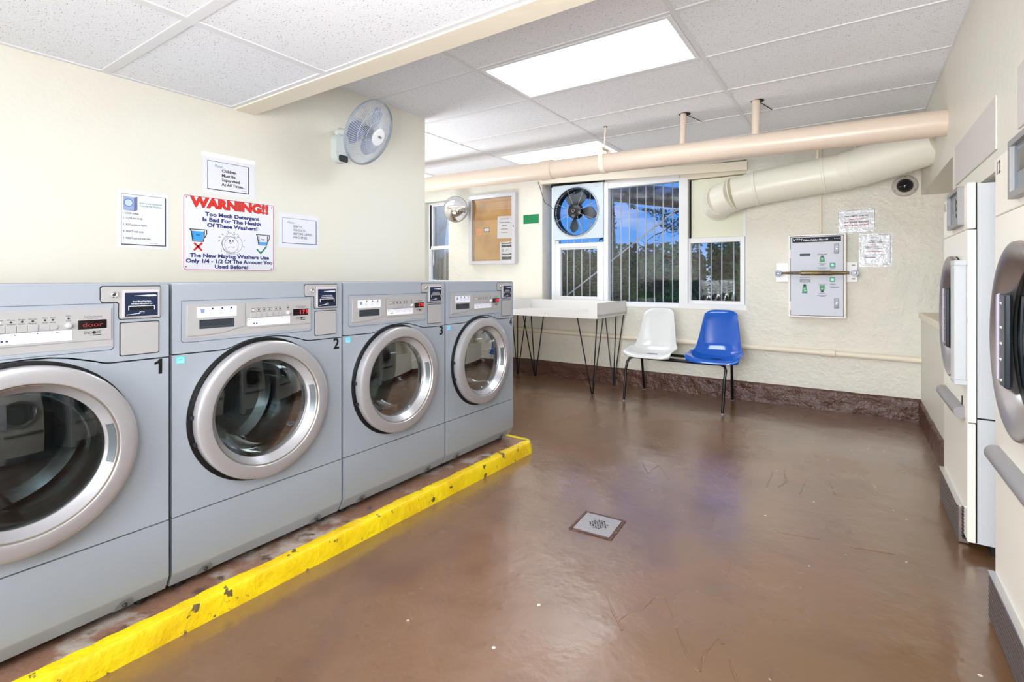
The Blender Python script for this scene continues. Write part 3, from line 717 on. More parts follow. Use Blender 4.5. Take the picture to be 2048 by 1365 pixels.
for k in range(4):
    t = roots[k]; t['label'] = wl[k]
    F = Fr((WX, WY0 + (k - 1) * WP, 0), (0, 1, 0), (0, 0, 1))
    if k == 0: MB(F).prism([(.655, -.316), (.665, -.316), (.665, -.266), (.657, -.266), (.652, -.273), (.643, -.2765), (.643, -.284), (.655, -.281)], -.0005, .0006).obj('number', M_black, t, smooth=0)
    else: text(F, str(k + 1), .6565, -.291, .0006, .066, M_black, t, name='number', width=(0, .031, .030, .032)[k], bold=.0016)
    if k == 0: text(F, 'door', .477, -.138, .0069, .018, M_leddim, t, name='digits', width=.050)
    else: text(F, '1 7 5' if k == 1 else '175', .490, -.137, .0069, .021, M_led, t, name='digits', width=.036, bold=.0005)

# ================================================================ DRYERS
DX = .405
def build_dryer():
    F = Fr((DX, 3.51, 0), (0, -1, 0), (0, 0, 1)); W_ = .66
    t = thing('tumble_dryer', 'x', 'dryer', (DX + .4, 3.51 - W_ / 2, FL), 'almond dryers along the right wall')
    shell(F, .004, W_ - .004, -1.115, .404, -.90, -.028).obj('cabinet', M_dside, t, smooth=0)
    MB(F).box(.03, W_ - .03, FL, -1.115, -.86, -.08).obj('base_frame', M_void, t, smooth=0)
    MB(F).box(.0, W_, .215, .410, -.028, 0, .003).obj('control_cover', M_dryer, t)
    MB(F).prism(rrect(0, W_, -.607, .2105, .002, 1), -.028, 0, holes=[circ(.374, -.174, .246, 48)]).obj('front_panel', M_dryer, t, smooth=0)
    MB(F).box(0, W_, -1.115, -.612, -.028, 0, .003).obj('lint_drawer', M_dryer, t)
    MB(F).box(W_ - .040, W_ - .001, -1.112, .408, -.031, -.027).obj('side_groove', M_black, t, smooth=0)  # black strip stands in for the dark groove behind the front panel
    # control window
    cw = MB(F).prism(rrect(.285, .585, .236, .408, .008), -.001, .022, holes=[[(.305, .256), (.565, .256), (.565, .390), (.305, .390)]]).obj('console_frame', M_grey, t, smooth=0)
    MB(F).box(.304, .566, .255, .391, 0, .010).obj('console_face', mat('console_grey', (118, 124, 128), .3), cw, smooth=0)
    MB(F).box(.33, .45, .31, .37, .010, .0115).obj('console_display', M_lcd, cw, smooth=0)
    for k in range(3): MB(F).box(.47, .49, .28 + k * .03, .30 + k * .03, .010, .014, .002).obj('console_button', M_darkp, cw)
    MB(F).box(.305, .330, .258, .388, .010, .0112).obj('console_strip', mat('bluish_strip', (60, 74, 96), .2), cw, smooth=0)
    MB(F).lathe([(0, .014), (.007, .014), (.010, .010), (.010, 0)], (.262, .352, 0), seg=14).obj('key_lock', M_darkp, t)
    # door: deep stainless dish with a dark window
    cu, cv = .374, -.174
    MB(F).lathe([(.246, -.03), (.270, .002), (.280, .006), (.284, .016), (.281, .028), (.275, .031), (.265, .029), (.248, .018), (.228, .002), (.219, -.006), (.213, -.014)], (cu, cv, 0), seg=72).obj('door_ring', M_brushed, t)
    MB(F).lathe([(.244, -.03), (.24, -.05), (.26, -.3), (.2, -.6), (0, -.6)], (cu, cv, 0), seg=40).obj('drum', mat('dryer_drum', (72, 74, 78), .35, metal=.8), t)
    MB(F).lathe([(.214, -.012), (.14, -.002), (0, .002)], (cu, cv, 0), seg=48).obj('door_glass', M_dglass, t)
    MB(F).lathe([(.268, -.001), (.2815, .0), (.2815, .003), (.27, .003)], (cu, cv, 0), seg=60).obj('door_seal', M_black, t)
    lp = MB(F).box(.165, .235, -.335, -.045, .004, .020, .004).obj('latch_plate', mat('latch_dark', (38, 44, 50), .3), t)
    MB(F).box(.140, .165, -.33, -.045, .008, .024, .004).obj('latch_cover', mat('pale_latch', (176, 168, 184), .35), t)
    for v in (-.075, -.15, -.2, -.25, -.315): MB(F).lathe([(0, .005), (.004, .0045), (.006, .001), (.006, 0)], (.195 + .004 * math.sin(v * 80), v, .020), seg=10).obj('bolt', M_chrome, lp)
    # upright hinge cover on the near side of the door
    hc = MB(F).box(.556, .6595, -.432, .060, .0, .042, .005).obj('hinge_cover', M_dside, t)
    MB(F).box(.552, .6598, .058, .082, .0, .042, .003).obj('hinge_cap', M_dside, hc); MB(F).box(.552, .6598, -.452, -.430, .0, .042, .003).obj('hinge_cap', M_dside, hc)
    # rolled drawer handle
    hf = Fr(F.o, F.n, F.u)
    pr_ = [(0, -.555)] + [(.012 + .026 * math.sin(R(a)), -.581 + .026 * math.cos(R(a))) for a in range(0, 181, 20)] + [(.004, -.607), (.004, -.60), (0, -.60)]
    MB(Fr(F(0, 0, 0), F.n, F.u)).prism(pr_, -.05, -.60).obj('drawer_handle', M_grey, t, smooth=50)
    MB(F).box(.545, .551, -.556, -.515, 0, .004).obj('key_slot', M_black, t, smooth=0)
    kp = MB(F).box(0, .56, FL + .004, -1.0, -.02, .016, .002).obj('kick_plate', mat('bronze_kick_plate', (132, 118, 112), .35, metal=.5), t)
    for k in range(9): MB(F).box(.0, 0.562, FL + .014 + k * .016, FL + .017 + k * .016, .0155, .018).obj('ridge', mat('kick_ridge', (104, 94, 92), .4, metal=.5), kp, smooth=0)
    MB(F).box(0, 0.562, -1.004, -.998, -.01, .020, .001).obj('top_trim', M_chrome, kp)
    for k in range(9): MB(F).box(0.562, 0.582, FL + .03 + k * .016, FL + .038 + k * .016, -.018, .006).obj('louver', M_darkp, t, smooth=0)
    MB(F).box(W_ - .0035, W_ - .001, -.590, -.584, -.88, -.03).obj('side_seam', M_void, t, smooth=0)
    for v, n in ((.155, -.10), (-.60, -.10), (.155, -.5)):
        MB(Fr(F(W_ - .004, v, n), F.n, F.u)).lathe([(0, -.004), (.006, -.003), (.008, 0)], seg=10).obj('screw', M_chrome, t)
    return t, F
dy, FD = build_dryer()
dl = ['almond dryer farther from the camera, its pale grey side panel in view', 'almond dryer nearest the camera, numbered 12, cut by the right edge of the picture',
      'almond dryer beside the viewer, outside the right edge of the picture']
ds = [dy, dup(dy, (0, -1.16, 0)), dup(dy, (0, -2.32, 0))]
for k, t in enumerate(ds):
    t['label'] = dl[k]
    F = Fr((DX, 3.51 - 1.16 * k, 0), (0, -1, 0), (0, 0, 1))
    text(F, ('11', '12', '13')[k], .045, .372, .0008, .062, M_black, t, name='number', width=.05, bold=.001, shear=.0)

# ================================================================ SIGNS ON THE LEFT WALL
def sheet(name, label, cat, fr, u0, u1, v0, v1, m, th=.0008, n=0, tilt=0, rad=.001):
    f = Fr(fr((u0 + u1) / 2, (v0 + v1) / 2, n), fr.r * math.cos(tilt) + fr.u * math.sin(tilt), fr.u * math.cos(tilt) - fr.r * math.sin(tilt))
    t = thing(name, label, cat, f.o)
    a, b_ = (u1 - u0) / 2, (v1 - v0) / 2
    MB(f).prism(rrect(-a, a, -b_, b_, rad, 3), .0004, th).obj('sheet', m, t, smooth=0)
    return t, f, a, b_
def outline(f, u0, u1, v0, v1, w, n, m, t, name='printed_border', r=.002):
    MB(f).prism(rrect(u0, u1, v0, v1, r + w, 3), n, n + .0003, holes=[rrect(u0 + w, u1 - w, v0 + w, v1 - w, r, 3)]).obj(name, m, t, smooth=0)
def stroke(f, pts, w, n, m, t, name): # flat printed line
    mb = MB(f)
    for (a, b_) in zip(pts, pts[1:]):
        a, b_ = Vector(a), Vector(b_); d = (b_ - a)
        if d.length < 1e-6: continue
        p = Vector((-d.y, d.x)).normalized() * w / 2; e_ = d.normalized() * w * .3
        mb.prism([tuple(a - e_ - p), tuple(b_ + e_ - p), tuple(b_ + e_ + p), tuple(a - e_ + p)], n, n + .0004)
    return mb.obj(name, m, t, smooth=0)
M_pinkl = mat('sign_red_line', (196, 60, 84), .5); M_signw = mat('sign_white', (226, 226, 233), .3)
M_water = mat('cartoon_water_blue', (60, 160, 235), .5); M_sgreen = mat('tick_green', (0, 128, 88), .5); M_xred = mat('cross_red', (210, 30, 36), .5)
t, f, a, b_ = sheet('warning_sign', 'large white warning sign with red WARNING heading about detergent', 'sign', FRL, 1.193, 1.690, .044, .442, M_signw, .003, .0, 0, .012)
outline(f, -a + .005, a - .005, -b_ + .005, b_ - .005, .003, .003, M_pinkl, t, r=.009)
def sg(u, v): return u - 1.4415, v - .243          # wall coordinates to sign coordinates
u, v = sg(1.445, .404)
text(f, 'WARNING!!', u, v, .0035, .067, M_ink, t, width=.424, bold=.0046); text(f, 'WARNING!!', u, v, .0040, .067, M_red, t, width=.418, bold=.0030)
for s_, uu, vv, wd in (('Too Much Detergent', 1.450, .347, .295), ('Is Bad For The Health', 1.449, .318, .318), ('Of These Washers!', 1.450, .289, .274), ('The New Maytag Washers Use', 1.4425, .125, .428),
                      ('Only 1/4 - 1/2 Of The Amount You', 1.443, .096, .466), ('Used Before!', 1.4425, .067, .181)):
    u, v = sg(uu, vv); text(f, s_, u, v, .0035, .0285, M_navy, t, width=wd, bold=.0011)
def jug(u, v, s, lvl, word):
    q = [(-.040, .032), (.043, .032), (.043, .012), (.034, -.008), (.030, -.008), (.026, -.030), (-.026, -.030), (-.033, .022)]
    Q = [(u + x * s, v + y * s) for x, y in q]
    wt = [(-.0265, lvl), (.027, lvl), (.0235, -.027), (-.0235, -.027)] if lvl < 0 else [(-.031, lvl), (.029, lvl), (.024, -.027), (-.0235, -.027)]
    MB(f).prism([(u + x * s, v + y * s) for x, y in wt], .003, .0034).obj('printed_water', M_water, t, smooth=0)
    stroke(f, Q + [Q[0]], .0042 * s, .0034, M_ink, t, 'printed_jug'); stroke(f, [(u + .031 * s, v + .026 * s), (u + .030 * s, v - .004 * s)], .005 * s, .0034, M_ink, t, 'printed_jug')
    for k in range(4): stroke(f, [(u - .030 * s + k * .0018 * s, v + (.018 - k * .011) * s), (u - .019 * s, v + (.018 - k * .011) * s)], .002 * s, .0036, M_ink, t, 'printed_mark')
    text(f, word, u, v + .004 * s, .0038, .013 * s, M_ink, t, bold=.0003)
u, v = sg(1.268, .230); jug(u, v, 1.0, .023, 'No!')
u, v = sg(1.618, .228); jug(u, v, .95, -.012, 'Yes!')
u, v = sg(1.268, .172)
stroke(f, [(u - .018, v - .018), (u + .018, v + .018)], .010, .0034, M_xred, t, 'printed_cross'); stroke(f, [(u - .017, v + .017), (u + .017, v - .018)], .010, .0034, M_xred, t, 'printed_cross')
u, v = sg(1.612, .165); stroke(f, [(u - .028, v + .008), (u - .006, v - .014), (u + .028, v + .026)], .008, .0034, M_sgreen, t, 'printed_tick')
# cartoon washer on the sign, drawn as a plain generic unhappy washer
u, v = sg(1.444, .196)
M_thin = mat('thin_grey_ink', (70, 72, 84), .6)
def ring(cu, cv, rx, ry, a0=0, a1=360, k=24): return [(u + cu + rx * math.cos(R(a0 + (a1 - a0) * i / k)), v + cv + ry * math.sin(R(a0 + (a1 - a0) * i / k))) for i in range(k + 1)]
for q in (ring(0, 0, .056, .052, -235, 60), ring(-.004, -.006, .037, .042), ring(-.008, -.006, .046, .047, 60, 300), ring(-.006, -.027, .018, .010, 25, 155), ring(0, -.052, .034, .006, 180, 360)): stroke(f, q, .0014, .0034, M_thin, t, 'printed_drawing')
for q in (ring(-.012, .042, .018, .018, 20, 200), ring(.022, .046, .012, .011), ring(-.010, .006, .006, .005)): stroke(f, q, .0014, .0034, M_thin, t, 'printed_drawing')
for du in (-.012, .004): MB(f).prism([(u + du + x, v + .016 + y) for x, y in circ(0, 0, .0042, 10)], .0032, .0038).obj('printed_eye', M_ink, t, smooth=0)
for (x, y, dx, dy_) in ((-.066, .016, -.008, -.006), (-.062, .034, -.010, .0), (-.048, .046, -.008, .006), (-.020, .062, -.004, .008), (.008, .060, .005, .007), (.060, -.010, .008, -.006), (.038, -.052, .006, -.008), (-.058, -.036, 0, -.010), (.062, .02, .008, .002)):
    stroke(f, [(u + x, v + y), (u + x + dx, v + y + dy_)], .0022, .0034, M_ink, t, 'printed_dash')
for uu, vv in ((1.213, .426), (1.672, .424), (1.672, .060), (1.211, .066)):
    u, v = sg(uu, vv); MB(f).lathe([(0, .0025), (.003, .002), (.0045, 0)], (u, v, .003), seg=10).obj('screw', M_chrome, t)

M_gn = mat('teal_ink', (78, 150, 140), .6)
t, f, a, b_ = sheet('notice_paper', 'paper notice reading Children Must Be Supervised, taped above the warning sign', 'notice', FRL, 1.290, 1.571, .458, .668, M_paper, .0012, .0)
MB(f).box(-a - .004, a + .004, b_ - .010, b_ + .012, .0012, .0016).obj('tape', mat('clear_tape', (248, 248, 246), .15), t, smooth=0)
outline(f, -.116, .108, -.078, .075, .0022, .0012, M_ink, t); MB(f).box(.104, .109, -.078, .072, .0012, .0016).obj('printed_border', M_ink, t, smooth=0); MB(f).box(-.116, .109, -.080, -.0765, .0012, .0016).obj('printed_border', M_ink, t, smooth=0)
text(f, 'Please...', -.053, .050, .0018, .023, M_gn, t, width=.052, shear=.3)
for k, s_ in enumerate(('Children', 'Must Be', 'Supervised', 'At All Times...')): text(f, s_, -.042, .028 - k * .0245, .0018, .0225, M_ink, t, bold=.0006, align='LEFT')
MB(f).box(.068, .090, -.066, -.0645, .0012, .0015).obj('print_line', M_thin, t, smooth=0)
t, f, a, b_ = sheet('notice_paper', 'small paper notice reading Empty Pockets, right of the warning sign', 'notice', FRL, 1.719, 1.992, .194, .403, M_paper, .0012)
outline(f, -.115, .116, -.077, .076, .0016, .0012, M_ink, t); MB(f).box(.1145, .1185, -.077, .073, .0012, .0016).obj('printed_border', M_ink, t, smooth=0); MB(f).box(-.115, .1185, -.079, -.0755, .0012, .0016).obj('printed_border', M_ink, t, smooth=0)
text(f, 'Please...', -.055, .050, .0018, .021, M_gn, t, width=.052, shear=.3)
for k, s_ in enumerate(('EMPTY', 'POCKETS', 'BEFORE USING', 'MACHINES')): text(f, s_, -.042, .026 - k * .022, .0018, .0195, M_ink, t, align='LEFT')
t, f, a, b_ = sheet('notice_paper', 'paper washer instructions with a washer picture, leftmost notice on the wall', 'notice', FRL, .916, 1.132, .148, .425, M_paper, .0012)
outline(f, -.091, .093, -.120, .120, .0016, .0012, M_ink, t); MB(f).box(.0905, .0955, -.121, .117, .0012, .0016).obj('printed_border', M_ink, t, smooth=0); MB(f).box(-.091, .0955, -.123, -.1185, .0012, .0016).obj('printed_border', M_ink, t, smooth=0)
M_bl = mat('printed_blue_grey', (150, 166, 206), .6); M_bd = mat('printed_dark_blue', (98, 108, 160), .6)
MB(f).prism([(-.083, .108), (-.040, .105), (-.040, .038), (-.083, .042)], .0012, .0015).obj('printed_washer', M_bl, t, smooth=0); MB(f).prism([(-.040, .105), (-.026, .110), (-.026, .046), (-.040, .038)], .0012, .0015).obj('printed_washer_side', M_bd, t, smooth=0)
MB(f).prism(circ(-.062, .078, .019, 20), .0015, .0018, holes=[circ(-.062, .078, .0155, 20)]).obj('printed_door', M_bd, t, smooth=0); MB(f).prism(circ(-.062, .078, .0155, 20), .0015, .0017).obj('printed_glass', mat('printed_pale_blue', (190, 210, 245), .6), t, smooth=0)
text(f, 'How to use Horizontal', .030, .082, .0015, .013, M_gn, t, width=.095, bold=.0002); text(f, 'Commercial Washers', .030, .069, .0015, .013, M_gn, t, width=.092, bold=.0002)
for v, s_, wd in ((.028, '1.  LOAD clothes.', .064), (.005, '2.  CLOSE door firmly.', .080), (-.026, '3.  ADD powder or liquids.', .098), (-.058, '4.  SELECT wash cycle.', .084), (-.090, '5.  INSERT card and press start.', .114)): text(f, s_, -.084 + wd / 2, v, .0015, .0125, M_ink, t, width=wd, bold=.0002)
MB(f).box(.020, .060, -.1105, -.1090, .0012, .0015).obj('print_line', M_thin, t, smooth=0)

# ================================================================ WALL FAN
def wall_fan():
    M_body = mat('pale_green_grey_plastic', (206, 214, 212), .35); M_wire = mat('pale_guard_wire', (196, 202, 212), .35)
    M_bl_ = mat('blue_grey_translucent_blade', (150, 158, 186), .25)
    t = thing('wall_fan', 'oscillating fan with a round wire guard mounted high on the cream wall', 'fan', (-2.85, 2.13, .85))
    MB(FRL).prism(rrect(2.085, 2.190, .775, .965, .045, 6), 0, .055).obj('wall_bracket', M_body, t)
    MB(FRL).prism(rrect(2.105, 2.175, .778, .822, .012, 4), .055, .058).obj('control_panel', M_darkp, t, smooth=0)
    MB(FRL).tube([(2.12, .96, .03), (2.12, .975, .05), (2.115, .965, .09), (2.11, .955, .16)], .022, radii=[.028, .026, .022, .024]).obj('neck', M_body, t)
    N = Vector((.86, .22, -.45)).normalized(); up = Vector((0, 0, 1)); u_ = (up - N * up.dot(N)).normalized(); r_ = u_.cross(N)
    f = Fr((-2.50, 2.105, .915), r_, u_)
    MB(f).lathe([(0, -.17), (.030, -.168), (.048, -.15), (.055, -.12), (.055, -.07), (.04, -.045), (0, -.045)], seg=28).obj('motor_housing', M_body, t)
    RR = .203
    MB(f).lathe([(RR, -.012), (RR + .005, -.004), (RR + .005, .008), (RR, .012), (RR - .002, .0)], seg=72, close=True).obj('guard_rim', mat('grey_rim', (150, 160, 168), .3), t)
    def dome(s, sign):
        r = .052 + (RR - .052) * s
        return r, sign * ((.078 if sign > 0 else .052) * (1 - s ** 2.2))
    for sign, nm in ((1, 'front_guard'), (-1, 'rear_guard')):
        g = MB(f)
        for k in range(84):
            a0 = 2 * PI * k / 84; pts = []
            for i in range(7):
                r, h = dome(i / 6, sign); a = a0 + .30 * (1 - i / 6) * sign; pts.append((r * math.cos(a), r * math.sin(a), h))
            g.tube(pts, .0013, seg=4)
        for s in (.33, .66):
            r, h = dome(s, sign); g.tube([(r * math.cos(2 * PI * i / 48), r * math.sin(2 * PI * i / 48), h) for i in range(48)], .0014, seg=5, closed=True)
        g.obj(nm, M_wire, t, smooth=60)
    cap = MB(f).lathe([(.054, .072), (.054, .079), (.050, .082), (0, .086)], seg=36).obj('guard_cap', mat('white_cap', (240, 240, 242), .3), t)
    text(f, 'Wind', 0, .004, .0865, .022, M_ink, cap, width=.036, shear=.35, bold=.0004)
    MB(f).lathe([(.036, -.03), (.036, .012), (.030, .024), (0, .028)], seg=28).obj('hub', mat('dark_hub', (96, 104, 120), .3), t)
    for k in range(3):
        a0 = R(62 + 120 * k); g = MB(f)
        def fn(i, j):
            r = .03 + .145 * i; w_ = .85 * math.sin(PI * min(.88, .25 + i * .62)) ; a = a0 + (j - .5) * w_ * 1.5 + .35 * i
            if i > .93: r -= .02 * abs(j - .5) * 2
            return (r * math.cos(a), r * math.sin(a), -.014 + (j - .5) * .032 * (1 - .4 * i))
        g.grid(fn, 12, 10); g.obj('blade', M_bl_, t, smooth=60)
wall_fan()
# ================================================================ THINGS ON THE FAR WALL
# window fan in its square plate
def window_fan():
    M_pl = mat('pale_blue_grey_metal', (196, 206, 214), .35)
    t = thing('window_fan', 'black-bladed exhaust fan in a pale square plate filling the upper left window', 'fan', (-2.67, 5.33, .48))
    f = Fr((-2.692, 5.318, .795), (1, 0, 0), (0, 0, 1))
    MB(f).prism([(-.302, -.325), (.347, -.318), (.347, .313), (-.302, .325)], -.03, 0, holes=[circ(0, 0, .272, 56)]).obj('mounting_plate', M_pl, t, smooth=0)
    MB(f).lathe([(.272, -.12), (.272, -.0), (.276, .010), (.284, .012), (.290, .003), (.290, 0)], seg=72).obj('inner_shroud', M_black, t)
    MB(f).lathe([(.276, .004), (.284, .015), (.294, .010), (.296, 0)], seg=72).obj('shroud_lip', mat('grey_lip', (170, 180, 190), .3), t)
    MB(f).lathe([(0, .03), (.020, .028), (.026, .022), (.028, .014), (.060, .012), (.086, -.002), (.092, -.03), (.092, -.07), (0, -.07)], (-.02, .01, 0), seg=36).obj('motor_hub', M_black, t)
    MB(f).lathe([(.014, .030), (.018, .034), (.022, .030)], (-.02, .01, 0), seg=20).obj('hub_badge', M_chrome, t)
    for a in (112, 78, -8, -104):
        g = MB(f)
        def fn(i, j):
            r = .07 + .175 * i; w_ = (.30 + .55 * math.sin(PI * min(.9, .15 + .75 * i))) ; k = (j - .5) * w_
            if i > .85: r -= .12 * (j - .5) ** 2 * (i - .85) / .15
            return (r * math.cos(R(a) + k) - .02 * (1 - i), r * math.sin(R(a) + k) + .01 * (1 - i), -.055 + (j - .5) * .05)
        g.grid(fn, 10, 8); g.obj('blade', mat('charcoal_blade', (52, 62, 70), .35), t, smooth=60)
    for r in [.10 + .0135 * k for k in range(13)]:
        MB(f).tube([(r * math.cos(2 * PI * i / 48), r * math.sin(2 * PI * i / 48), .004) for i in range(48)], .0008, seg=4, closed=True).obj('guard_ring', M_darkp, t)
    for k in range(8):
        a = R(22 + 45 * k); MB(f).tube([(.05 * math.cos(a), .05 * math.sin(a), .002), (.275 * math.cos(a), .275 * math.sin(a), .006)], .0014, seg=5).obj('guard_spoke', M_bar, t)
    for x, y in ((-.285, .30), (.33, .29), (-.285, -.30), (.33, -.30)): MB(f).lathe([(0, .003), (.005, .002), (.006, 0)], (x, y, 0), seg=10).obj('screw', M_chrome, t)
    for k in range(3): MB(f).box(.24 + k * .016, .25 + k * .016, .268, .272, 0, .001).obj('vent_slot', M_grey, t, smooth=0)
    # the strip of daylight under the plate is bare window
window_fan()
c = MB().tube([(-3.18, 5.275, 1.19), (-3.15, 5.27, 1.12), (-3.11, 5.27, 1.0), (-3.09, 5.28, .93), (-3.03, 5.30, .89), (-2.985, 5.31, .845)], .0035, seg=6).obj('power_cord', M_darkp, loc=(-3.1, 5.27, 1.0))
tag(c, 'thin dark cord running down from the pipe to the window fan', 'cord')

# round mirror
def mirror():
    t = thing('convex_mirror', 'round convex security mirror beside the small window', 'mirror', (-4.34, 5.27, .93))
    d = Vector((.30, -.92, -.12)).normalized(); up = Vector((0, 0, 1)); u_ = (up - d * up.dot(d)).normalized()
    f = Fr((-4.34, 5.09, .925), u_.cross(d), u_)
    r0 = .168; prof = [(r0 * math.sin(R(a)) / math.sin(R(50)), .085 * (math.cos(R(a)) - math.cos(R(50))) / (1 - math.cos(R(50)))) for a in range(50, -1, -5)]
    MB(f).lathe(prof, seg=48).obj('mirror_dome', M_mirror, t, smooth=80)
    MB(f).lathe([(r0 + .001, 0), (r0 + .005, -.004), (r0 + .003, -.010), (0, -.014)], seg=48).obj('back_shell', M_grey, t)
    MB().tube([(-4.34, 5.115, .925), (-4.34, 5.2, .94), (-4.34, 5.288, .95)], .012).obj('bracket', M_grey, t)
    MB(FRF).box(-4.38, -4.30, .91, .99, 0, .008, .002).obj('wall_plate', M_grey, t)
mirror()

# glazed notice board
def board():
    M_al = mat('aluminium_frame', (205, 204, 210), .3, metal=.5)
    M_cork = mat('tan_cork', (206, 158, 82), .75, var=((176, 126, 62), 3, .4, .65), bump=[(120, .001)])
    t = thing('notice_board', 'tan cork notice board in a glazed aluminium case left of the window', 'notice board', (-3.86, 5.25, .195))
    f = FRF; u0, u1, v0, v1 = -4.225, -3.487, .195, 1.092
    mb = MB(f); mb.box(u0, u0 + .05, v0, v1, 0, .07, .003); mb.box(u1 - .05, u1, v0, v1, 0, .07, .003); mb.box(u0 + .05, u1 - .05, v0, v0 + .045, 0, .07, .003); mb.box(u0 + .05, u1 - .05, v1 - .045, v1, 0, .07, .003)
    mb.obj('case_frame', M_al, t, smooth=0)
    MB(f).box(u0 + .05, u1 - .05, v0 + .045, v1 - .045, .001, .012).obj('cork_panel', M_cork, t, smooth=0)
    MB(f).box(u0 + .045, u1 - .045, v0 + .04, v1 - .04, .052, .055).obj('glass_door', glass_mat('case_glass', (.97, .97, .96), .05), t, smooth=0)
    MB(f).lathe([(0, .010), (.006, .009), (.008, 0)], (u1 - .022, .665, .070), seg=12).obj('lock', M_darkp, t)
    MB(f).box(u0 + .02, u1 - .02, v1 - .006, v1 + .006, 0, .075, .002).obj('top_trim', M_al, t, smooth=0)
board()
t, f, a, b_ = sheet('pinned_paper', 'white typed sheet pinned at the upper right inside the notice board', 'notice', FRF, -3.792, -3.570, .525, .808, M_paper, .0015, .013, R(-1.5))
for k, (s_, wd) in enumerate((('LAUNDRY ROOM HOURS', .13), ('OPEN SEVEN DAYS 7 AM', .16), ('UNTIL 11 PM', .08), ('PLEASE KEEP IT', .11), ('CLEAN AT ALL TIMES', .10))):
    q = MB(f); rr2 = random.Random(k); x = -wd / 2
    while x < wd / 2:
        l = rr2.uniform(.008, .03); q.box(x, min(x + l, wd / 2), .105 - k * .043 - .005, .105 - k * .043 + .005, .0015, .0018); x += l + .006
    q.obj('print_line', M_thin, t, smooth=0)
t, f, a, b_ = sheet('pinned_paper', 'sheet with dark printed pictures at the lower right inside the notice board', 'notice', FRF, -3.752, -3.545, .242, .478, M_paper, .0015, .013, R(1))
for k, (v0, v1, m) in enumerate(((.090, .112, M_thin), (.050, .082, M_ink), (-.050, -.028, M_thin), (-.106, -.066, M_ink))):
    MB(f).prism([(-.080, v0), (.09, v0), (.09, v1), (.02, v1 - .008), (-.080, v1)], .0015, .0018).obj('printed_band', m, t, smooth=0)
MB(f).prism(circ(-.062, .012, .019, 16), .0015, .0018, holes=[circ(-.062, .012, .012, 16)]).obj('printed_ring', M_ink, t, smooth=0)
for k in range(3): MB(f).box(-.02, .03, .022 - k * .012, .025 - k * .012, .0015, .0018).obj('print_line', M_thin, t, smooth=0)
t, f, a, b_ = sheet('pinned_paper', 'small orange slip pinned at the left inside the notice board', 'notice', FRF, -4.135, -4.062, .580, .668, mat('orange_slip', (236, 150, 84), .6), .0012, .013)
for k in range(4): MB(f).box(-.018, .014 + .006 * (k % 2), .024 - k * .015, .029 - k * .015, .0012, .0015).obj('print_line', mat('orange_print', (214, 96, 40), .6), t, smooth=0)
t, f, a, b_ = sheet('pinned_card', 'small white card with dark border in the middle of the notice board', 'card', FRF, -4.010, -3.915, .618, .676, mat('dark_card_edge', (92, 84, 84), .5), .0015, .013)
MB(f).box(-a + .010, a - .012, -b_ + .012, b_ - .010, .0015, .002).obj('card_face', M_paper, t, smooth=0)
# green plaque
t, f, a, b_ = sheet('green_sign', 'small plain green sign between the notice board and the window', 'sign', FRF, -3.400, -3.178, .690, .800, mat('sign_green', (0, 122, 72), .35), .004)
for k in range(3): MB(f).box(-.06, .06, .022 - k * .02, .025 - k * .02, .004, .0042).obj('print_line', mat('faint_green_print', (10, 104, 62), .4), t, smooth=0)

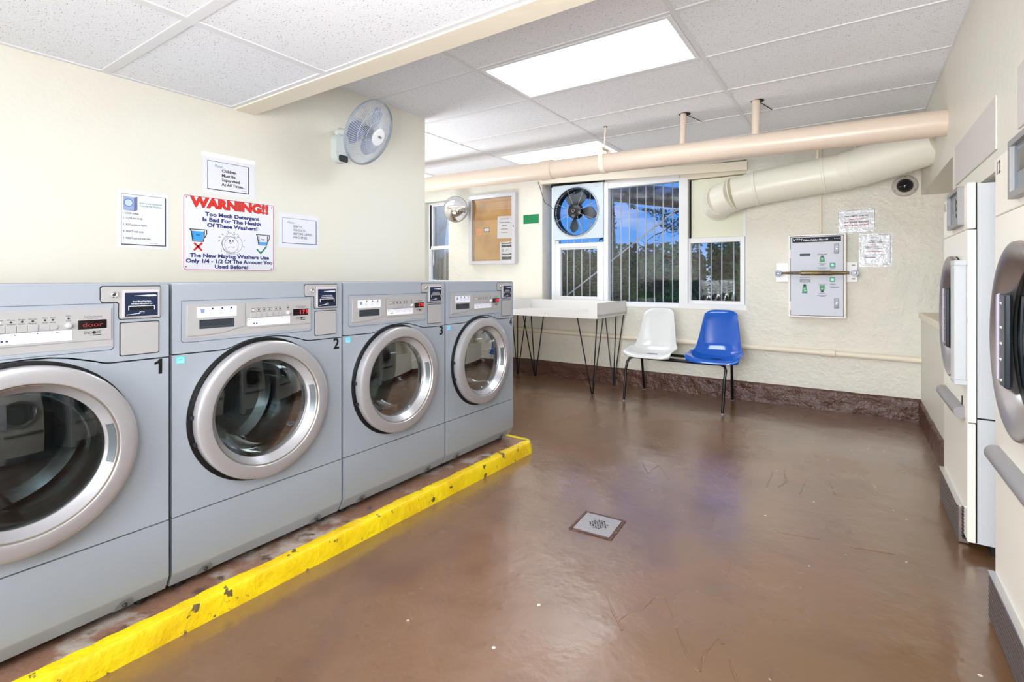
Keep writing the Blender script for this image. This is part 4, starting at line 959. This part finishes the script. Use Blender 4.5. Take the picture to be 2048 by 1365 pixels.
# payment box on the wall
def vtm():
    M_box = mat('offwhite_box_enamel', (236, 232, 224), .4); M_face = mat('pale_lilac_panel', (212, 215, 226), .55)
    t = thing('card_value_machine', 'white wall-mounted card value machine with a locking bar across its door', 'payment machine', (-.264, 5.29, -.34))
    f = FRF; D = .12
    MB(f).box(-.482, -.043, -.340, .400, 0, D, .004).obj('housing', M_box, t)
    MB(f).box(-.466, -.058, -.325, .384, D, D + .0006).obj('door_gap', M_darkp, t, smooth=0)
    dr = MB(f).box(-.461, -.063, -.320, .379, D, D + .004, .001).obj('door', M_face, t, smooth=0)
    for v in (.27, -.20): MB(f).box(-.478, -.459, v - .08, v, D, D + .007, .002).obj('hinge', M_box, t)
    n = D + .004
    MB(f).box(-.446, -.080, .328, .372, n, n + .0006).obj('header_band', mat('black_header', (12, 14, 34), .65), dr, smooth=0)
    M_wi = MATS['white_ink']
    text(f, 'VTM', -.408, .3495, n + .001, .036, M_wi, dr, width=.068, shear=.3); text(f, 'Value Adder Plus HS', -.270, .3475, n + .001, .021, M_wi, dr, width=.190, shear=.25, bold=.0008)
    MB(f).box(-.165, -.092, .3395, .341, n + .0006, n + .001).obj('header_rule', M_wi, dr, smooth=0)
    for k in range(3): MB(f).prism([(-.130 + k * .015, .355), (-.124 + k * .015, .361), (-.118 + k * .015, .355), (-.124 + k * .015, .349)], n + .0006, n + .001).obj('emblem', M_wi, dr, smooth=0)
    MB(f).box(-.388, -.307, .209, .228, n, n + .002).obj('display', mat('dark_teal_display', (24, 52, 60), .5), dr, smooth=0)
    MB(f).box(-.252, -.182, .213, .223, n, n + .002).obj('card_slot', M_black, dr, smooth=0)
    for (x, v, s) in ((-.217, .178, 1), (-.217, -.082, -1), (-.350, -.085, 1)):
        hgt = .029 if x > -.3 else .040
        MB(f).prism([(x - .021, v - s * hgt), (x + .021, v - s * hgt), (x + .015, v + s * hgt * .6), (x - .015, v + s * hgt * .6)], n, n + .0012).obj('green_symbol', mat('symbol_green', (0, 128, 78), .4), dr, smooth=0)
        MB(f).prism([(x - .013, v + s * hgt * .6), (x + .013, v + s * hgt * .6), (x + .006, v + s * hgt * 1.05), (x - .006, v + s * hgt * 1.05)], n, n + .0014).obj('black_tip', M_ink, dr, smooth=0)
        q = MB(f); q.box(x - .008, x + .006, v - .004, v + .006, n + .0012, n + .0016)
        if x < -.3: q.box(x - .004, x + .012, v - .02, v - .010, n + .0012, n + .0016)
        q.obj('symbol_mark', mat('pale_green', (140, 220, 170), .4), dr, smooth=0)
    for v in (.123, -.002):
        q = MB(f).prism(rrect(-.162, -.122, v - .020, v + .020, .004), n, n + .005).obj('push_button', mat('dark_green_bezel', (0, 84, 58), .35), dr, smooth=0)
        MB(f).prism(rrect(-.154, -.131, v - .011, v + .011, .003), n + .005, n + .009).obj('button_cap', mat('lit_green_cap', (40, 214, 150), .3, emit=.25), q, smooth=0)
    MB(f).box(-.387, -.307, -.026, .003, n, n + .003).obj('printer_slot', M_black, dr, smooth=0); MB(f).box(-.375, -.318, -.0175, -.0145, n + .003, n + .004).obj('slot_teeth', M_bar, dr, smooth=0)
    for v in (.265, -.208):
        q = MB(f).box(-.130, -.096, v - .043, v + .043, n, n + .008, .003).obj('latch', mat('nickel_latch', (150, 152, 162), .5, metal=.5), dr)
        MB(f).box(-.126, -.100, v - .039, v - .018, n + .008, n + .011, .001).obj('latch_pull', M_grey, q, smooth=0); MB(f).lathe([(0, .004), (.007, .003), (.008, 0)], (-.110, v, n + .008), seg=12).obj('latch_key', M_chrome, q)
    M_pr = mat('grey_violet_print', (120, 118, 140), .6)
    for (x, v, wd, c) in ((-.217, .137, .058, 0), (-.217, .128, .03, 0), (-.217, .119, .042, 0), (-.217, .101, .078, 0), (-.217, .092, .058, 0), (-.142, .094, .034, 0), (-.347, .018, .086, 0), (-.217, -.044, .060, 0), (-.217, -.121, .040, 0), (-.217, -.128, .054, 0), (-.217, -.142, .076, 0), (-.217, -.150, .04, 0),
                        (-.142, -.040, .036, 0), (-.137, -.047, .04, 0), (-.130, -.064, .062, 0), (-.126, -.072, .066, 0)):
        MB(f).box(x - wd / 2, x + wd / 2, v - .002, v + .002, n, n + .0004).obj('print_line', M_pr if v != .018 else M_navy, dr, smooth=0)
    # side ears and the locking bar
    M_ear = mat('white_ear', (242, 240, 242), .35)
    MB(f).box(-.043, .040, -.025, .150, .012, .018, .003).obj('side_plate', M_ear, t, smooth=0); MB(f).box(-.585, -.482, -.025, .150, .012, .018, .003).obj('side_plate', M_ear, t, smooth=0)
    for v in (.122, .004): MB(f).prism(rrect(-.006, .022, v - .006, v + .006, .0055, 4), .018, .0195).obj('plate_slot', M_grey, t, smooth=0)
    M_bolt = mat('blackened_steel', (78, 80, 86), .3, metal=.8); M_brass = mat('worn_brass_bar', (150, 132, 96), .3, metal=.75, var=((116, 108, 96), 14, .45, .6))
    bn = D + .075
    MB(f).tube([(-.51, .055, bn), (-.455, .055, bn), (-.38, .055, bn), (-.372, .055, bn), (-.15, .054, bn), (-.14, .054, bn), (-.055, .054, bn), (-.02, .053, bn)], .012, radii=[.010, .012, .014, .021, .021, .017, .014, .011], seg=16).obj('locking_bar', M_brass, t)
    MB(f).cyl((-.56, .055, bn), (-.47, .055, bn), .0095, seg=12).obj('bar_rod', M_bolt, t)
    for x in (-.552, .020):
        MB(f).lathe([(.010, -.012), (.026, -.012), (.028, -.006), (.028, .006), (.026, .012), (.010, .012)], (x, .052, bn), seg=28).obj('eye_end', M_bolt, t)
        MB(f).cyl((x, .052, .015), (x, .052, bn + .02), .010, seg=12).obj('pivot_bolt', M_bolt, t)
        MB(f).lathe([(0, .022), (.008, .021), (.012, .014), (.012, 0)], (x, .052, bn + .008), seg=12).obj('bolt_head', M_chrome, t)
vtm()
# two plastic-covered papers beside it
M_sleeve = mat('clear_plastic_sleeve', (228, 230, 236), .12, bump=[(22, .006)])
t, f, a, b_ = sheet('notice_paper', 'framed service notice with red and blue print above the value machine', 'notice', FRF, -.103, .164, .404, .606, M_sleeve, .0015, 0, R(.7))
outline(f, -a + .003, a - .003, -b_ + .003, b_ - .004, .0022, .0015, M_ink, t)
M_redp = mat('faded_red_print', (196, 70, 96), .6); M_dkp = mat('blue_black_print', (40, 44, 84), .6)
for k, (s_, m, wd) in enumerate((('ORIG-O-MATIC COIN INC.', M_dkp, .176), ('Laundry Industry', M_redp, .108), ('FOR SERVICE / REFUNDS', M_ink, .172), ('Phone #: 347-627-4983', M_redp, .172))):
    text(f, s_, 0, .044 - k * .0265, .0018, .018, m, t, width=wd, bold=.0006)
t, f, a, b_ = sheet('notice_paper', 'crinkled plastic-sleeved instruction sheet right of the value machine', 'notice', FRF, .048, .278, .106, .391, M_sleeve, .0015, 0)
outline(f, -a + .014, a - .012, -b_ + .016, b_ - .012, .0018, .0015, M_dkp, t)
for k, (s_, wd) in enumerate((('WELCOME', .056), ('VTM MACHINE', .086), ('INSTRUCTIONS', .098))): text(f, s_, 0, .104 - k * .018, .0018, .0125, M_dkp, t, width=wd, bold=.0004)
for (v, x0, x1, m) in ((.046, -.07, .01, M_pinkl), (.034, -.07, .02, M_dkp), (.024, -.07, .045, M_dkp), (.013, -.07, .045, M_dkp), (-.012, -.07, .045, M_pinkl), (-.040, -.075, .07, M_dkp), (-.051, -.075, .02, M_dkp), (-.062, -.075, .0, M_dkp)):
    MB(f).box(x0, x1, v - .002, v + .002, .0015, .0018).obj('print_line', m, t, smooth=0)

# dome camera
t = thing('dome_camera', 'dark-domed security camera high on the far wall at the right', 'camera', (.362, 5.29, .775))
MB(FRF).lathe([(.088, 0), (.088, .012), (.080, .024), (.060, .030), (.055, .028), (.055, .012)], (.362, .775, 0), seg=40).obj('camera_base', mat('taupe_camera_ring', (186, 178, 168), .35), t)
MB(FRF).lathe([(.055, .022), (.050, .044), (.036, .060), (.018, .068), (0, .070)], (.362, .775, 0), seg=32).obj('camera_dome', mat('smoked_dome', (20, 18, 24), .08), t)
MB(FRF).tube([(.362, .862, .012), (.362, .95, .012)], .010).obj('conduit_stub', M_beige, t)
for a in (90, 210, 330): MB(FRF).lathe([(0, .003), (.004, .002), (.004, 0)], (.362 + .076 * math.cos(R(a)), .775 + .076 * math.sin(R(a)), .024), seg=8).obj('screw', M_darkp, t)

# ================================================================ PIPES AND DUCT
pz = lambda x: .938 + (.467 - x) * .0178
PY, PR = 3.95, .080
t = thing('ceiling_pipe', 'thick pinkish-beige pipe running the width of the room under the ceiling', 'pipe', (-2.0, PY, .98))
MB().cyl((.52, PY, pz(.52)), (-5.58, PY, pz(-5.58)), PR, seg=40).obj('pipe', M_pipe, t)
MB().lathe([(PR, -.085), (PR + .009, -.08), (PR + .009, .08), (PR, .085)], (-2.29, PY, pz(-2.29)), 'u', 40) if False else None
cpl = MB(Fr((-2.28, PY, pz(-2.28)), (0, 1, 0), (0, 0, 1))); cpl.lathe([(PR - .001, -.062), (PR + .008, -.058), (PR + .008, .058), (PR - .001, .062)], seg=40); cpl.obj('coupling', M_pipe, t)
for x, z in ((-1.09, 0), (-.575, 0)):
    MB().cyl((x, PY + .02, pz(x) + .05), (x, PY + .05, 1.30), .027 if x > -1 else .023, seg=20).obj('riser_pipe', M_pipe, t)
    MB().lathe([(0, .0)] + [(.043, 0), (.043, .0008), (0, .0008)], (x + .008, PY + .06, 1.2885), 'n', 24).obj('ceiling_hole', M_void, t, smooth=0)
    MB().prism([(x + .01, 4.03), (x + .018, 4.03), (x + .075, 4.275), (x + .068, 4.275)], 1.288, 1.289).obj('ceiling_slit', M_void, t, smooth=0)
hx = -1.73
hb = MB(); hb.box(hx - .022, hx + .022, PY - .0845, PY - .0805, pz(hx) - .03, pz(hx) + .13)
hb.tube([(hx, PY - .082, pz(hx) + .10), (hx, PY, pz(hx) + .155)], .004, seg=6)
arcb = MB(Fr((hx, PY, pz(hx)), (0, 1, 0), (0, 0, 1)))
arcb.prism([((PR + .005) * math.cos(R(a)), (PR + .005) * math.sin(R(a))) for a in range(180, 361, 12)] + [(PR + .005, .12), (PR + .001, .12)] + [((PR + .0005) * math.cos(R(a)), (PR + .0005) * math.sin(R(a))) for a in range(360, 179, -12)] + [(-PR - .001, .12), (-PR - .005, .12)], -.02, .02)
arcb.box(-PR - .004, PR + .004, .116, .122, -.02, .02)
arcb.obj('hanger_strap', M_beige, t, smooth=0)
hb.bm.free()
MB().cyl((hx, PY, pz(hx) + .12), (hx, PY + .02, 1.30), .007, seg=8).obj('hanger_rod', M_beige, t)
MB().lathe([(0, 0), (.016, 0), (.016, .0008), (0, .0008)], (hx, PY + .02, 1.2885), 'n', 12).obj('ceiling_hole', M_void, t, smooth=0)

def duct():
    t = thing('exhaust_duct', 'cream painted round duct bending from the window board into the right wall', 'duct', (-.3, 5.0, .85))
    P = [(-1.10, 5.265, .735), (-1.10, 5.20, .735), (-1.03, 5.07, .752), (-.90, 5.00, .785), (-.72, 5.0, .82), (-.46, 5.0, .850), (-.20, 5.0, .878), (-.06, 4.99, .893), (.06, 4.92, .903), (.25, 4.76, .930), (.53, 4.51, .97)]
    r = .152
    secs = [(0, 1, .0), (1, 2, 0), (2, 3, 0), (3, 6, -.002), (6, 7, 0), (7, 8, 0), (8, 10, .001)]
    for a, b_, dr in secs: MB().tube(P[a:b_ + 1], r + dr, seg=36).obj('duct_section', M_duct, t, smooth=40)
    for i in (1, 2, 3, 4, 6, 7, 8):
        d = (Vector(P[min(i + 1, 10)]) - Vector(P[i - 1])).normalized(); c = Vector(P[i])
        up = Vector((0, 0, 1)); f = Fr(c, d.cross(up).normalized(), up) ; f = Fr(c, up.cross(d).normalized(), up); f.n = d; f.u = d.cross(f.r).normalized()
        wd = .012 if i in (4, 6) else .006
        MB(f).lathe([(r - .002, -wd), (r + .0045, -wd * .6), (r + .0045, wd * .6), (r - .002, wd)], seg=36).obj('seam_band', M_duct, t)
    for p in (Vector((.02, 4.93, 1.05)),): MB().tube([tuple(p), tuple(p + Vector((0, 0, .10)))], .006, seg=8).obj('hanger', M_beige, t)
    MB().box(-.255, -.235, 4.98, 5.0, 1.02, 1.2).obj('hanger', M_beige, t, smooth=0)
duct()
t = thing('wall_pipe', 'thin painted pipe running along the far wall above the skirting', 'pipe', (-2, 5.26, -.63))
MB().cyl((.466, 5.262, -.661), (-5.5, 5.262, -.600), .026, seg=20).obj('pipe', M_beige, t)
MB(Fr((-.18, 5.262, -.654), (0, 1, 0), (0, 0, 1))).lathe([(.026, -.06), (.033, -.055), (.033, .055), (.026, .06)], seg=24).obj('coupling', M_beige, t)
for x in (-.9, -2.6): MB(Fr((x, 5.262, -.654 + (.467 - x) * .008), (0, 1, 0), (0, 0, 1))).lathe([(.026, -.02), (.030, -.018), (.030, .018), (.026, .02)], seg=24).obj('pipe_clip', M_beige, t)
c = MB().cyl((-.233, 5.277, .402), (-.233, 5.277, 1.35), .010, seg=12).obj('conduit', M_beige, loc=(-.233, 5.277, .41)); tag(c, 'thin vertical conduit rising from the value machine behind the duct', 'conduit')

# ================================================================ FOLDING TABLES
def table():
    t = thing('folding_table', 'white laminate folding table with raised sides on black hairpin legs', 'table', (-2.66, 4.875, FL), 'white folding tables along the far wall')
    x0, x1, y0, y1 = -3.275, -2.045, 4.50, 5.25; zb, zt = -.385, -.345
    MB().box(x0, x1, y0, y1, zb + .01, zt, .002).obj('tabletop', M_table, t)
    sd = Fr((0, 0, 0), (0, 1, 0), (0, 0, 1))
    for a, b_ in ((x1 - .018, x1), (x0, x0 + .018)):
        MB(sd).prism([(y0, zb), (y1, zb), (y1, -.232), (y0 + .0, -.232)], a, b_).obj('side_panel', M_table, t, smooth=0)
    ff = Fr((0, y0, 0), (1, 0, 0), (0, 0, 1))
    MB(ff).prism([(x0, zb), (x1, zb), (x1, -.240), (x1 - .025, -.240), (x1 - .105, -.318), (x0 + .105, -.318), (x0 + .025, -.240), (x0, -.240)], -.018, .002).obj('front_rim', M_table, t, smooth=0)
    MB().box(x0, x1, y1 - .018, y1, zb, -.240, .001).obj('back_rim', M_table, t, smooth=0)
    M_hp = mat('black_hairpin_rod', (18, 18, 22), .35, metal=.4)
    for fx, fy, tops in ((-2.17, 4.66, ((-2.27, 4.52), (-2.06, 4.53), (-2.07, 4.70))), (-2.16, 5.17, ((-2.27, 5.20), (-2.07, 5.03), (-2.06, 5.22))),
                         (-3.16, 4.66, ((-3.06, 4.53), (-3.25, 4.53), (-3.24, 4.70))), (-3.15, 5.16, ((-3.05, 5.20), (-3.25, 5.03), (-3.25, 5.22)))):
        lg = MB()
        for k, (tx, ty) in enumerate(tops): lg.tube([(tx, ty, zb + .01), (fx + (tx - fx) * .06, fy + (ty - fy) * .06, FL + .014), (fx, fy, FL + .0065)], .0065, seg=8)
        l = lg.obj('hairpin_leg', M_hp, t)
        MB().box(min(q[0] for q in tops) - .012, max(q[0] for q in tops) + .012, min(q[1] for q in tops) - .012, max(q[1] for q in tops) + .012, zb + .004, zb + .010).obj('leg_plate', M_hp, l, smooth=0)
    stroke(Fr((-2.62, y0 - .0021, -.36), (1, 0, 0), (0, 0, 1)), [(-.012, -.01), (-.002, .012), (0, .02)], .003, 0, M_thin, t, 'scuff_mark')
    stroke(Fr((-2.585, y0 - .0021, -.365), (1, 0, 0), (0, 0, 1)), [(-.012, .016), (.008, -.02)], .0015, 0, M_thin, t, 'scuff_mark')
    return t
tb1 = table()
tb1['label'] = 'white folding table with raised sides left of the two chairs'
dup(tb1, (-1.25, 0, 0), 'second white folding table, mostly hidden behind washer number 4')

# ================================================================ TWO-SEAT BENCH
def seat(cx, m, label, rot=0.):
    M_ = m
    t = thing('seat_shell', label, 'chair', (cx, 4.72, -.72))
    prof = [(-.185, -.030), (-.175, -.012), (-.14, .002), (-.08, -.004), (0, -.014), (.07, -.012), (.125, .006), (.165, .045), (.190, .10), (.205, .17), (.222, .25), (.240, .33), (.256, .395), (.268, .415), (.282, .412)]
    hw = [.222, .232, .236, .238, .238, .234, .226, .212, .198, .184, .172, .157, .150, .142, .135]
    lift = [.002, .012, .030, .050, .066, .076, .074, .060, .046, .036, .030, .026, .020, .010, .0]
    c, s = math.cos(rot), math.sin(rot)
    def L(a, x): i = min(int(x), len(a) - 2); return a[i] + (a[i + 1] - a[i]) * (x - i)
    def fn(i, j):
        x = j * (len(prof) - 1); k = (i - .5) * 2
        y = L([p[0] for p in prof], x); z = L([p[1] for p in prof], x); h = L(hw, x); lf = L(lift, x)
        up = abs(k) ** 2.6
        # sides curl up on the seat and forward on the back
        bk = min(1, max(0, (x - 5) / 3))
        X = k * h * (1 - .04 * up); Y = y - lf * up * bk * 1.2; Z = z + lf * up * (1 - bk) * .9
        # rounded corners
        if j < .12: Y += (.05 * abs(k) ** 4) * (1 - j / .12)
        if j > .80: Z -= .05 * abs(k) ** 5 * (j - .80) / .20
        return (cx + X * c - Y * s, 4.72 + X * s + Y * c, -.70 + Z)
    o = MB().grid(fn, 20, 42).obj('shell', M_, t, smooth=80)
    md = o.modifiers.new('thickness', 'SOLIDIFY'); md.thickness = .007; md.offset = -1
    md = o.modifiers.new('rounding', 'SUBSURF'); md.levels = 1; md.render_levels = 1
    MB().box(cx - .10, cx + .10, 4.63, 4.85, -.7255, -.712, .002).obj('mounting_pad', M_black, t)
    return t
bt = thing('bench_frame', 'black tubular frame carrying the white and blue chairs', 'bench frame', (-1.35, 4.9, FL))
zt = -.742; r = .0125
MB().tube([(-1.815, 4.60, FL), (-1.80, 4.615, -.86), (-1.79, 4.63, -.79), (-1.77, 4.64, -.757), (-1.735, 4.645, zt), (-1.55, 4.65, zt)], r, seg=14).obj('leg', M_black, bt)
MB().tube([(-.925, 4.60, FL), (-.910, 4.615, -.86), (-.903, 4.63, -.79), (-.915, 4.64, -.757), (-.95, 4.645, zt), (-1.10, 4.65, zt)], r, seg=14).obj('leg', M_black, bt)
MB().tube([(-1.825, 5.20, FL), (-1.79, 5.03, -.80), (-1.77, 4.99, -.757), (-1.72, 4.96, zt), (-1.55, 4.95, zt)], r, seg=14).obj('leg', M_black, bt)
MB().tube([(-.955, 5.20, FL), (-.93, 5.03, -.80), (-.935, 4.99, -.757), (-.98, 4.96, zt), (-1.10, 4.95, zt)], r, seg=14).obj('leg', M_black, bt)
MB().cyl((-1.60, 4.65, zt), (-1.0, 4.65, zt), .016, seg=14).obj('front_rail', M_black, bt); MB().cyl((-1.60, 4.95, zt), (-1.0, 4.95, zt), .014, seg=14).obj('rear_rail', M_black, bt)
for x in (-1.62, -.98): MB().cyl((x, 4.65, zt), (x, 4.95, zt), .012, seg=12).obj('cross_rail', M_black, bt)
for x, y in ((-1.815, 4.60), (-.925, 4.60), (-1.825, 5.20), (-.955, 5.20)): MB().cyl((x, y, FL), (x, y, FL + .012), .016, seg=12).obj('foot_cap', M_grey, bt)
seat(-1.585, M_seatw, 'glossy white moulded plastic chair on the black bench frame')
seat(-1.01, M_blue, 'glossy blue moulded plastic chair on the black bench frame')

# ================================================================ FLOOR DRAIN, PAINT RIDGES
M_dr = mat('grey_drain_metal', (158, 152, 154), .35, metal=.3, bump=[(60, .002)])
t = thing('floor_drain', 'small square floor drain cover with a cluster of holes', 'drain', (-1.0, 2.2, FL))
holes = []
for i in range(-3, 4):
    for j in range(-3, 4):
        if i * i + j * j <= 11: holes.append(circ((i + .5 * (j % 2)) * .0125, j * .0125, .0048, 8))
f = Fr((-.998, 2.202, FL), Vector((.99, .06, 0)), Vector((-.06, .99, 0)))
MB(f).prism(rrect(-.088, .088, -.088, .088, .003), .001, .005).obj('drain_plate', M_dr, t, smooth=0)
dh = MB(f)
for h in holes: dh.prism(h, .0048, .0053)
dh.obj('drain_hole_disc', M_void, t, smooth=0, kind='stuff')  # black discs on the plate stand in for the dark inside the holes
MB(f).prism(rrect(-.104, .104, -.104, .104, .004), .0004, .004, holes=[rrect(-.091, .091, -.091, .091, .003)]).obj('drain_rim', M_base, t, smooth=0)
def ridge(pts, w=.006):
    mb = MB(); rr3 = random.Random(len(pts) + int(pts[0][0] * 1000)); Q = []
    for (a, b_) in zip(pts, pts[1:]):
        n = max(2, int(math.dist(a, b_) / .02))
        for i in range(n): Q.append((a[0] + (b_[0] - a[0]) * i / n + rr3.uniform(-.002, .002), a[1] + (b_[1] - a[1]) * i / n + rr3.uniform(-.002, .002), FL + .0003))
    Q.append((pts[-1][0], pts[-1][1], FL + .0003))
    mb.tube(Q, w, seg=6, radii=[w * rr3.uniform(.3, 1) for _ in Q])
    for v in mb.bm.verts: v.co.z = FL + (v.co.z - FL) * .45
    mb.obj('paint_ridge', M_floor, floor)
RIDGES = [[(-0.753, 1.735), (-0.687, 1.652), (-0.632, 1.587)],
          [(-0.662, 1.626), (-0.640, 1.690), (-0.613, 1.728), (-0.600, 1.825), (-0.572, 1.843), (-0.532, 1.783), (-0.511, 1.740)],
          [(-0.489, 1.704), (-0.458, 1.654), (-0.415, 1.585), (-0.387, 1.556), (-0.372, 1.553), (-0.378, 1.630), (-0.361, 1.731), (-0.341, 1.707)],
          [(-0.314, 1.649), (-0.280, 1.579)],
          [(-1.106, 3.122), (-1.014, 2.956), (-1.006, 3.138), (-0.882, 2.936)],
          [(-0.735, 3.270), (-0.652, 3.022), (-0.607, 3.307)],
          [(-0.395, 3.113), (-0.399, 3.400)],
          [(-0.344, 3.172), (-0.315, 3.275), (-0.346, 3.484)],
          [(-0.234, 3.128), (-0.222, 3.381)],
          [(-0.441, 2.235), (-0.413, 2.219), (-0.409, 2.100)],
          [(-0.224, 1.734), (-0.200, 1.702), (-0.198, 1.634)],
          [(-0.200, 1.702), (-0.151, 1.677)],
          [(-0.285, 2.606), (-0.119, 2.637)],
          [(-0.008, 2.637), (0.150, 2.671)],
          [(-0.106, 3.417), (-0.077, 3.234)],
          [(-1.342, 2.581), (-1.271, 2.505), (-1.211, 2.506)]]
for q in RIDGES: ridge(q)

# ---------------------------------------------------------------- stand everything on the floor: eye level becomes 1.165 m
for o in COL.objects:
    if o.parent is None and o.type not in ('CAMERA', 'LIGHT'): o.location.z += E
